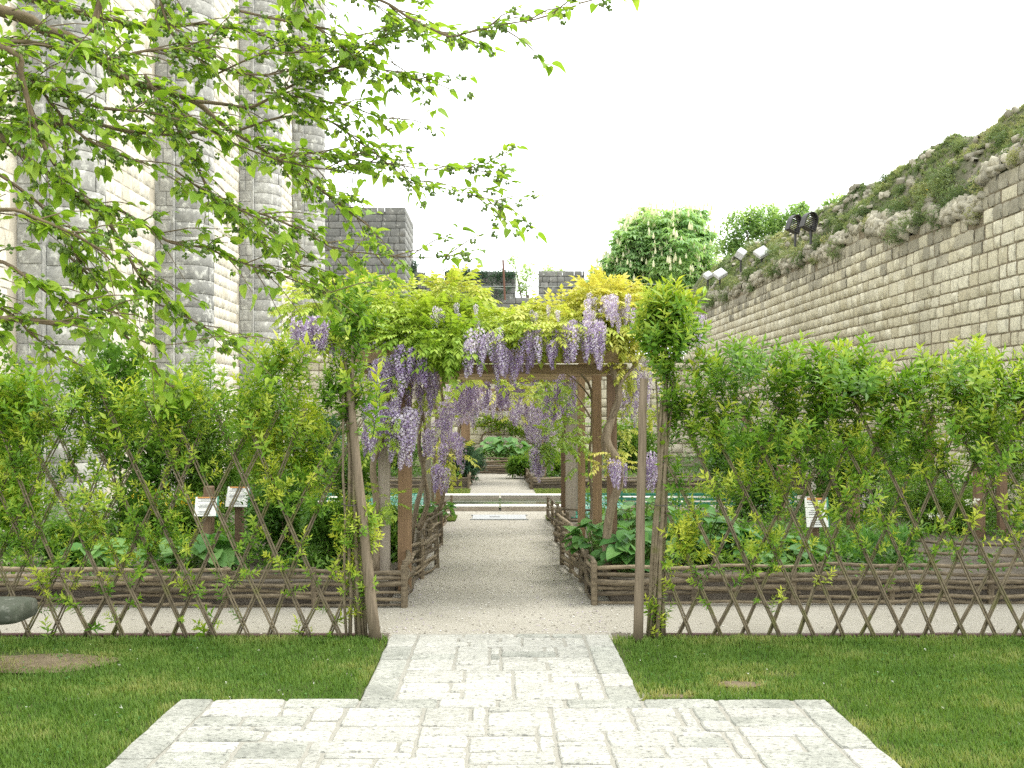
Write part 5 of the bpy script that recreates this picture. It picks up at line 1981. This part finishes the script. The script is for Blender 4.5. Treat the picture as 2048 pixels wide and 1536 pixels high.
for (a, b_), (c, d), n in (((955, 850), (985, 840), 60), ((985, 845), (1040, 862), 100), ((1035, 858), (1090, 885), 90), ((990, 842), (1010, 838), 30)):
    for _ in range(n):
        k = R.random()
        P.append(at(a + (c - a) * k + R.gauss(0, 6), b_ + (d - b_) * k + R.gauss(0, 7), 33.6)); D.append((R.uniform(-1, 1), -.6, R.uniform(-.5, .8))); S.append(R.uniform(.14, .26))
scatter('foliage', CLUMP, frames(P, D, np.array(S)), RN.uniform(-.2, .3, len(P)), M['hedge_leaf'], es, kind=None)

# low leafy cover over the beds
for (x0, x1, y0, y1, n, sd) in ((-5.0, -1.0, 9.3, 13.0, 1500, 3), (-4.8, -1.0, 13, 16.0, 800, 4), (1.1, 4.1, 9.4, 12.6, 1700, 8), (1.1, 6.4, 12.0, 15.8, 1500, 9),
                            (-5.5, -.8, 22.7, 27.4, 900, 12), (.8, 6.2, 22.7, 27.4, 900, 13), (-5.8, 6.2, 28.3, 33.3, 1500, 14), (4.1, 6.4, 9.4, 12, 160, 15), (-6.4, -4.2, 10.5, 16, 500, 16)):
    P, D, S, T = [], [], [], []
    for _ in range(n):
        x, y = R.uniform(x0, x1), R.uniform(y0, y1)
        nz = noise.noise(Vector((x * 1.1, y * 1.1, sd)))
        if nz < -.2:
            continue
        P.append((x, y, .2 + (.05 + .28 * max(0, nz + .25)) * R.random())); D.append((R.uniform(-1, 1), R.uniform(-1, .6), R.uniform(0, .9))); S.append(R.uniform(.09, .17)); T.append(-.1 + .4 * noise.noise(Vector((x * .7, y * .7, sd + 5))) + R.uniform(-.15, .15))
    scatter('ground_cover', CLUMP if sd % 2 else NARROW, frames(P, D, np.array(S)), T, M['shrub_leaf'])

# ================================================================== FLOODLIGHTS ON THE BANK
def louvre_lamp(label, x, y, wpx, hpx, Y):
    c = at(x, y, Y)
    w, h = wpx * Y / FPX, hpx * Y / FPX
    th = thing('floodlight', label, 'floodlight', (c.x, Y, c.z - h * .6), 'floodlights on the rampart bank')
    rot = Matrix.Rotation(.35, 3, 'Z') @ Matrix.Rotation(.35, 3, 'Y')
    mb = MB()
    n = 12
    out = []
    for i in range(n + 1):
        a = math.pi * i / n
        out.append((math.cos(a) * w / 2, math.sin(a) * h * .5))
    out = [(w / 2, -h / 2)] + out + [(-w / 2, -h / 2)]
    m = len(out)
    vs = [c + rot @ Vector((u, d, v)) for d in (-.03, .16) for u, v in out]
    vs2 = [c + rot @ Vector((u * .86, d, v * .9)) for d in (-.03, .16) for u, v in out]
    fs = []
    for i in range(m):
        j = (i + 1) % m
        fs += [(i, j, m + j, m + i), (2 * m + i, 3 * m + i, 3 * m + j, 2 * m + j), (i, 2 * m + i, 2 * m + j, j), (m + i, m + j, 3 * m + j, 3 * m + i)]
    mb.add(vs + vs2, fs)
    mb.build('hood', M['dark_metal'], th)
    for k in range(8):
        v = -h * .42 + h * .8 * k / 8
        ww = w * .86 * (1 if v < 0 else math.sqrt(max(.05, 1 - (v / (h * .5)) ** 2)))
        mb = MB()
        mb.box(c + rot @ Vector((0, .05, v)), (ww, .1, .018), rot @ Matrix.Rotation(.5, 3, 'X'))
        mb.build('louvre', M['dark_metal'], th)
    mb = MB()
    mb.tube([c + Vector((0, .06, -h * .3)), c + Vector((0, .06, -h * 1.3))], .03, 6)
    mb.build('bracket', M['dark_metal'], th)


louvre_lamp('left one of two dark round-topped louvred floodlights on the bank', 1592, 446, 26, 36, 26.2)
louvre_lamp('right one of two dark round-topped louvred floodlights on the bank', 1623, 441, 30, 36, 25.2)


def box_lamp(label, x, y, wpx, hpx, Y, yaw, dark=False):
    c = at(x, y, Y)
    w, h = wpx * Y / FPX, hpx * Y / FPX
    th = thing('floodlight', label, 'floodlight', (c.x, Y, c.z - h), 'floodlights on the rampart bank')
    rot = Matrix.Rotation(yaw, 3, 'Z') @ Matrix.Rotation(-.5, 3, 'Y') @ Matrix.Rotation(.7, 3, 'X')
    mb = MB()
    mb.box(c, (w, w * .9, h * .45), rot, ch=.03)
    mb.build('housing', M['pale_metal'], th)
    mb = MB()
    mb.box(c + rot @ Vector((0, 0, -h * .25)), (w * .94, w * .85, h * .12), rot)
    mb.build('lamp_glass', M['dark_metal'], th)
    mb = MB()
    mb.tube([c, c + Vector((0, .05, -h * 1.1))], .03, 6)
    mb.build('bracket', M['dark_metal'], th)


box_lamp('lower left pale boxy floodlight on the rampart bank', 1416, 550, 15, 20, 35, .3)
box_lamp('lower right pale boxy floodlight on the rampart bank', 1440, 547, 22, 20, 34.5, .3)
box_lamp('upper right slanting pale floodlight on the bank, below the dark pair', 1524, 504, 26, 20, 31.5, .2)
box_lamp('upper left white floodlight seen end on against the trees', 1482, 507, 18, 34, 32, .9)

# ================================================================== TREES BEYOND THE WALLS
def tree(label, lumps, Y, tms, mat, size, dt, trunk, group='trees beyond the rampart', name='tree', flowers=0, limbs=6, gap=.0):
    cx_, cy_ = trunk
    X = at(cx_, cy_, Y).x
    th = thing(name, label, 'tree', (X, Y, 0), group)
    P, D, S, T = [], [], [], []
    FP = []
    mb = MB()
    zc = at(cx_, cy_, Y).z
    r0 = .018 * zc + .05
    mb.tube([(X, Y, -.1), (X + .05, Y, zc * .3), (X - .03, Y, zc * .6), (X, Y, zc)], [r0, r0 * .75, r0 * .55, r0 * .35], 8)
    tr = mb.build('trunk', M['tree_bark'], th)
    for (x, y, rx, ry, n) in lumps:
        c = at(x, y, Y)
        ax, az = rx * Y / FPX, ry * Y / FPX
        cy0 = R.uniform(-.5, .5) * ax
        mb = MB()
        mid = Vector((X, Y, zc * .75)).lerp(c, .5)
        mb.tube([(X, Y, zc * R.uniform(.5, .8)), mid, c + Vector((0, cy0, 0))], [r0 * .4, r0 * .25, r0 * .1], 6)
        mb.build('limb', M['tree_bark'], th)
        sub = [(Vector((R.gauss(0, .5), R.gauss(0, .5), R.gauss(0, .5))), R.uniform(-.15, .15)) for _ in range(10)]
        for _ in range(n):
            o, sh = R.choice(sub)
            v = Vector((R.gauss(0, 1), R.gauss(0, 1), R.gauss(0, 1))).normalized()
            k = R.random() ** .5 * .55
            q = o * .75 + v * k
            if q.length > 1.08:
                q = q.normalized() * R.uniform(.8, 1.05)
            p = c + Vector((q.x * ax, cy0 + q.y * ax, q.z * az))
            P.append(p); D.append((v.x + R.uniform(-.3, .3), v.y - .2, .3 * v.z - .1 + R.uniform(-.3, .3))); S.append(size * R.uniform(.7, 1.3)); T.append(dt + sh + .1 * v.z + R.uniform(-.1, .1))
            if flowers and R.random() < flowers and (q.y < .2):
                FP.append(p + Vector((v.x * .1, -.25, .15)))
    scatter('crown', tms, frames(P, D, np.array(S)), T, mat, th, kind=None)
    if FP:
        cone = MB()
        cone.tube([(0, 0, 0), (0, 0, .35), (0, 0, 1)], [.16, .2, .02], 6)
        tmc = (np.array(cone.v), np.array([(f[0], f[1], f[2]) for f in cone.f if len(f) >= 3] + [(f[0], f[2], f[3]) for f in cone.f if len(f) == 4]), np.full(len(cone.v), .5))
        n = len(FP)
        scatter('flower_spikes', [tmc], frames(FP, np.tile([0, 1.0, 0], (n, 1)) + RN.uniform(-.2, .2, (n, 3)), RN.uniform(.2, .36, n)), RN.uniform(-.4, .4, n), M['cream_flower'], th)
    return th


tree('round chestnut tree in bloom with pale upright flower spikes, beyond the garden wall', [(1325, 475, 84, 60, 1000), (1265, 505, 66, 56, 800), (1388, 500, 66, 58, 800), (1245, 560, 64, 50, 560), (1330, 550, 100, 55, 900), (1420, 560, 60, 46, 500), (1320, 520, 110, 60, 900), (1300, 580, 130, 36, 500), (1395, 438, 42, 26, 220), (1285, 436, 42, 24, 220), (1222, 545, 40, 40, 240), (1450, 540, 40, 36, 220)],
     52, PALM, M['chestnut_leaf'], .36, .0, (1330, 520), name='chestnut_tree', flowers=.16)
tree('light open tree with gaps of sky, between the chestnut and the dark floodlights', [(1490, 455, 45, 36, 260), (1545, 450, 45, 40, 280), (1590, 440, 28, 30, 110), (1510, 500, 60, 34, 300), (1460, 500, 30, 36, 160), (1604, 415, 10, 14, 24)], 48, CLUMP, M['airy_leaf'], .42, -.05, (1520, 500), name='airy_tree')
tree('small light green tree top peeping over the bank right of the floodlights', [(1668, 412, 26, 20, 90), (1705, 402, 24, 18, 90), (1650, 440, 24, 24, 80)], 44, CLUMP, M['airy_leaf'], .34, .1, (1680, 450), name='airy_tree')
tree('pale sparse young tree behind the gap between the grey merlons', [(1052, 555, 30, 34, 120), (1100, 545, 34, 14, 60), (1030, 530, 14, 18, 24), (1180, 560, 20, 24, 70)], 53, CLUMP, M['airy_leaf'], .34, .25, (1056, 590), name='airy_tree')
iv = thing('ivy', 'dark ivy creeping over the left end of the wide grey merlon', 'ivy', (at(920, 560, 47.8).x, 47.8, 5))
P = []
for (a, b_, c, d, n) in ((889, 946, 538, 560, 190), (946, 1035, 541, 556, 90), (812, 834, 525, 590, 150), (960, 1020, 545, 600, 70)):
    for _ in range(n):
        P.append(at(R.uniform(a, b_), R.uniform(c, d), 47.85 + R.uniform(-.1, .12)))
n = len(P)
scatter('leaves', CLUMP, frames(P, np.stack([RN.uniform(-1, 1, n), RN.uniform(-1, 0, n), RN.uniform(-1, .6, n)], 1), RN.uniform(.16, .28, n)), RN.uniform(-.3, .15, n), M['blue_leaf'], iv)

# ================================================================== THE MULBERRY OVERHEAD
mul = thing('mulberry_tree', 'mulberry tree whose leafy branches hang in from the upper left', 'tree', (-3.6, 3.9, 0))
trunk_tube(mul, 'trunk', [(-3.6, 3.9, -.1), (-3.55, 3.88, 1.0), (-3.4, 3.85, 2.0), (-3.2, 3.8, 3.0), (-3.1, 3.8, 3.9), (-3.2, 3.9, 5)], .17, .08, M['tree_bark'], 10)
BR = [
    ([(-500, -420), (-100, -260), (210, -140), (300, -110), (480, -90), (600, -95)], 3.7, 3.7, .022, .006, .8),
    # (photo polyline, depth at start, depth at end, radius at start, radius at end, leafiness)
    ([(-330, -60), (-120, -10), (44, 34), (92, 61), (154, 82), (239, 150), (273, 167), (321, 178), (393, 205), (441, 246), (489, 277), (581, 335), (700, 424), (738, 452)], 3.8, 4.6, .026, .003, 1.0),
    ([(393, 203), (444, 208), (495, 215), (530, 202), (598, 164), (666, 140), (715, 112), (770, 70)], 4.0, 3.9, .008, .002, 1.0),
    ([(-300, -150), (-60, -40), (68, 0), (154, 24), (205, 34), (250, 44), (325, 53), (410, 48), (480, 60), (560, 80), (640, 100)], 3.6, 4.2, .014, .003, 1.0),
    ([(-320, 420), (-120, 330), (0, 268), (44, 253), (143, 246), (181, 243), (240, 260), (340, 270), (420, 262)], 3.7, 4.0, .018, .003, 1.1),
    ([(-280, 130), (-60, 230), (51, 314), (113, 359), (178, 407), (219, 448), (253, 506), (275, 545), (310, 600), (330, 615)], 3.5, 3.9, .012, .003, .8),
    ([(178, 407), (239, 420), (301, 458), (342, 485), (410, 496), (478, 523), (560, 550), (640, 580), (690, 590)], 3.7, 4.2, .006, .002, .9),
    ([(290, 150), (376, 290), (403, 352), (444, 413), (513, 478), (581, 523), (640, 560), (660, 570)], 3.9, 4.3, .006, .002, .9),
    ([(444, 411), (530, 430), (615, 468), (673, 499), (720, 505), (790, 512), (850, 515), (910, 512)], 4.1, 4.5, .005, .0015, 1.1),
    ([(-220, 640), (-40, 636), (60, 641), (125, 647), (170, 640)], 3.3, 3.5, .012, .006, 1.2),
    ([(-150, 540), (15, 623), (60, 665), (117, 709), (168, 733)], 3.4, 3.6, .006, .002, .7),
    ([(125, 500), (190, 565), (234, 650), (273, 694), (332, 764), (350, 775)], 3.6, 3.9, .006, .002, .7),
    ([(140, 560), (205, 610), (260, 670), (330, 690), (440, 672), (470, 680)], 3.6, 3.8, .003, .0015, .6),
    ([(480, -90), (640, -30), (759, 0), (814, 33), (862, 57), (898, 73), (938, 65), (1013, 48), (1074, 38), (1134, 18), (1160, 6)], 3.7, 3.5, .006, .0015, 1.0),
    ([(480, 260), (560, 235), (620, 233), (659, 242), (699, 269), (720, 285), (753, 309), (790, 339), (832, 369), (892, 378), (960, 395), (1025, 418)], 4.0, 4.4, .005, .0012, 1.0),
    ([(560, 310), (640, 306), (741, 324), (783, 327), (832, 336), (886, 340), (940, 335), (985, 332)], 4.1, 4.4, .004, .0012, .9),
    ([(470, 20), (560, 40), (640, 55), (700, 72), (760, 62), (830, 60)], 3.7, 3.9, .005, .0015, 1.1),
    ([(430, 150), (520, 110), (600, 105), (700, 100), (760, 92), (800, 150)], 3.8, 4.0, .004, .0015, 1.0),
    ([(500, 180), (600, 195), (690, 210), (760, 235), (790, 237)], 3.9, 4.1, .004, .0015, 1.2),
    ([(212, -139), (210, -30), (196, 20), (184, 64)], 3.3, 3.4, .016, .009, .4),
    ([(-200, 40), (20, 100), (42, 150), (66, 240), (92, 300), (110, 330)], 3.4, 3.5, .011, .006, 1.3),
    ([(-200, 120), (0, 85), (90, 90), (200, 120), (300, 100), (420, 96)], 3.5, 3.7, .01, .003, 1.3),
    ([(-200, 330), (-20, 210), (60, 165), (130, 190), (200, 215), (300, 225), (360, 240)], 3.5, 3.7, .01, .003, 1.3),
    ([(-200, 480), (0, 420), (80, 440), (150, 470), (200, 500), (220, 520)], 3.3, 3.5, .008, .003, 1.2),
    ([(-200, 560), (-20, 520), (60, 560), (120, 600), (190, 615), (230, 625)], 3.3, 3.5, .008, .002, 1.2),
    ([(300, -110), (340, 60), (420, 130), (520, 150), (600, 140), (640, 150)], 3.7, 3.9, .006, .002, 1.0),
    ([(60, 150), (150, 260), (240, 310), (300, 330), (350, 360)], 3.6, 3.8, .006, .002, 1.0),
    ([(310, 180), (420, 260), (500, 300), (600, 330), (700, 345), (720, 350)], 3.9, 4.2, .005, .0015, 1.0),
    ([(350, 340), (420, 390), (520, 440), (600, 510), (650, 520), (660, 540)], 3.9, 4.2, .004, .0015, .9),
    ([(-30, 330), (70, 400), (130, 470), (160, 530), (170, 560)], 3.4, 3.6, .006, .002, 1.1),
    ([(280, 545), (340, 610), (400, 650), (430, 668), (470, 680)], 3.8, 3.9, .004, .0015, 1.2),
    ([(570, -94), (600, 20), (640, 60), (690, 100), (735, 130), (830, 160)], 3.8, 4.0, .005, .0015, 1.0),
]
MULB_ME = meshes_of('leaf', MULB, M['mulberry_leaf'])
LP, LD, LS, LT, CP = [], [], [], [], []
twigs = MB()


def leaf_spur(p, d, k=1.0):
    for _ in range(R.choice((2, 3, 3, 4, 4))):
        a = Vector((R.uniform(-1, 1), R.uniform(-1, .8), R.uniform(-.36, .2))) + d * .7
        a.normalize()
        LP.append(p + a * .016); LD.append(a); LS.append(k * R.choice((.016, .02, .023, .026, .03, .034, .038, .044, .054))); LT.append(R.uniform(-.22, .28))
    for _ in range(R.choice((0, 0, 1, 1))):
        CP.append(p + Vector((R.uniform(-.02, .02), R.uniform(-.02, .02), R.uniform(-.025, .005))))


for (poly, Y0, Y1, r0, r1, leafy_) in BR:
    if sum(q[0] for q in poly) / len(poly) > 520:
        leafy_ *= .68
    m = len(poly) - 1
    P3 = [at(a, b_, Y0 + (Y1 - Y0) * i / m + R.uniform(-.03, .03)) for i, (a, b_) in enumerate(poly)]
    root = None
    if poly[0][0] < 0 or poly[0][1] < -120:       # limbs that leave the trunk outside the frame
        z = min(4.6, max(1.6, P3[0].z - .12))
        root = Vector((-3.6 + .16 * z if z < 3 else -3.12, 3.84, z))
    if root is not None:
        trunk_tube(mul, 'branch', [root, root.lerp(P3[0], .5) + Vector((0, 0, .05)), P3[0]], r0 * 1.7, r0, M['twig_bark'], 7)
    trunk_tube(mul, 'branch', P3, r0, r1, M['twig_bark'], 7 if r0 > .008 else 5)
    for i in range(m):
        a, b_ = P3[i], P3[i + 1]
        L = (b_ - a).length
        d = (b_ - a) / max(L, 1e-6)
        if b_.x < -2.6:
            continue
        s = R.uniform(0, .07)
        while s < L:
            p = a + d * s
            k = i / m
            if R.random() < leafy_:
                if R.random() < .62 and r0 > .003:
                    # side twig
                    w = (d * .8 + Vector((R.uniform(-.5, .7), R.uniform(-.6, .6), R.uniform(-.55, .5)))).normalized()
                    tl = R.uniform(.07, .24)
                    e = p + w * tl + Vector((0, 0, -.04 * tl))
                    twigs.tube([p, p.lerp(e, .5) + Vector((0, 0, .012)), e], [.0026, .002, .0012], 4, R.uniform(.3, .6))
                    for q in (.35, .7, 1.0):
                        leaf_spur(p.lerp(e, q), w, .9 if q < 1 else 1.05)
                else:
                    leaf_spur(p, d)
            s += R.uniform(.011, .028)
twigs.build('twigs', M['twig_bark'], mul, kind='stuff')
vis = [i for i in range(len(LP)) if inframe(LP[i], 120)]
order = sorted(vis, key=lambda i: LP[i][1] / LS[i])
Mx = frames([LP[i] for i in order], [LD[i] for i in order], np.array([LS[i] for i in order]), roll=RN.normal(0, .34, len(order)))
Tt = [LT[i] for i in order]
print('mulberry leaves', len(order))
pieces('leaf', MULB_ME, Mx[:300], Tt[:300], mul)
scatter('foliage', MULB, Mx[300:], Tt[300:], M['mulberry_leaf'], mul)
ball = []
for k in range(7):
    o = np.array([R.uniform(-1, 1), R.uniform(-1, 1), R.uniform(-1.2, .4)])
    s = R.uniform(.32, .55)
    ball.append((np.array([(1, 0, 0), (0, 1, 0), (-1, 0, 0), (0, -1, 0), (0, 0, 1), (0, 0, -1.3)], float) * s + o,
                 np.array([(0, 1, 4), (1, 2, 4), (2, 3, 4), (3, 0, 4), (1, 0, 5), (2, 1, 5), (3, 2, 5), (0, 3, 5)]), np.full(6, .5 + R.uniform(-.3, .3))))
n = len(CP)
scatter('fruit_clusters', [merge(ball)], frames(CP, RN.uniform(-1, 1, (n, 3)), RN.uniform(.010, .018, n)), RN.uniform(-.25, .3, n), M['catkin'], mul)
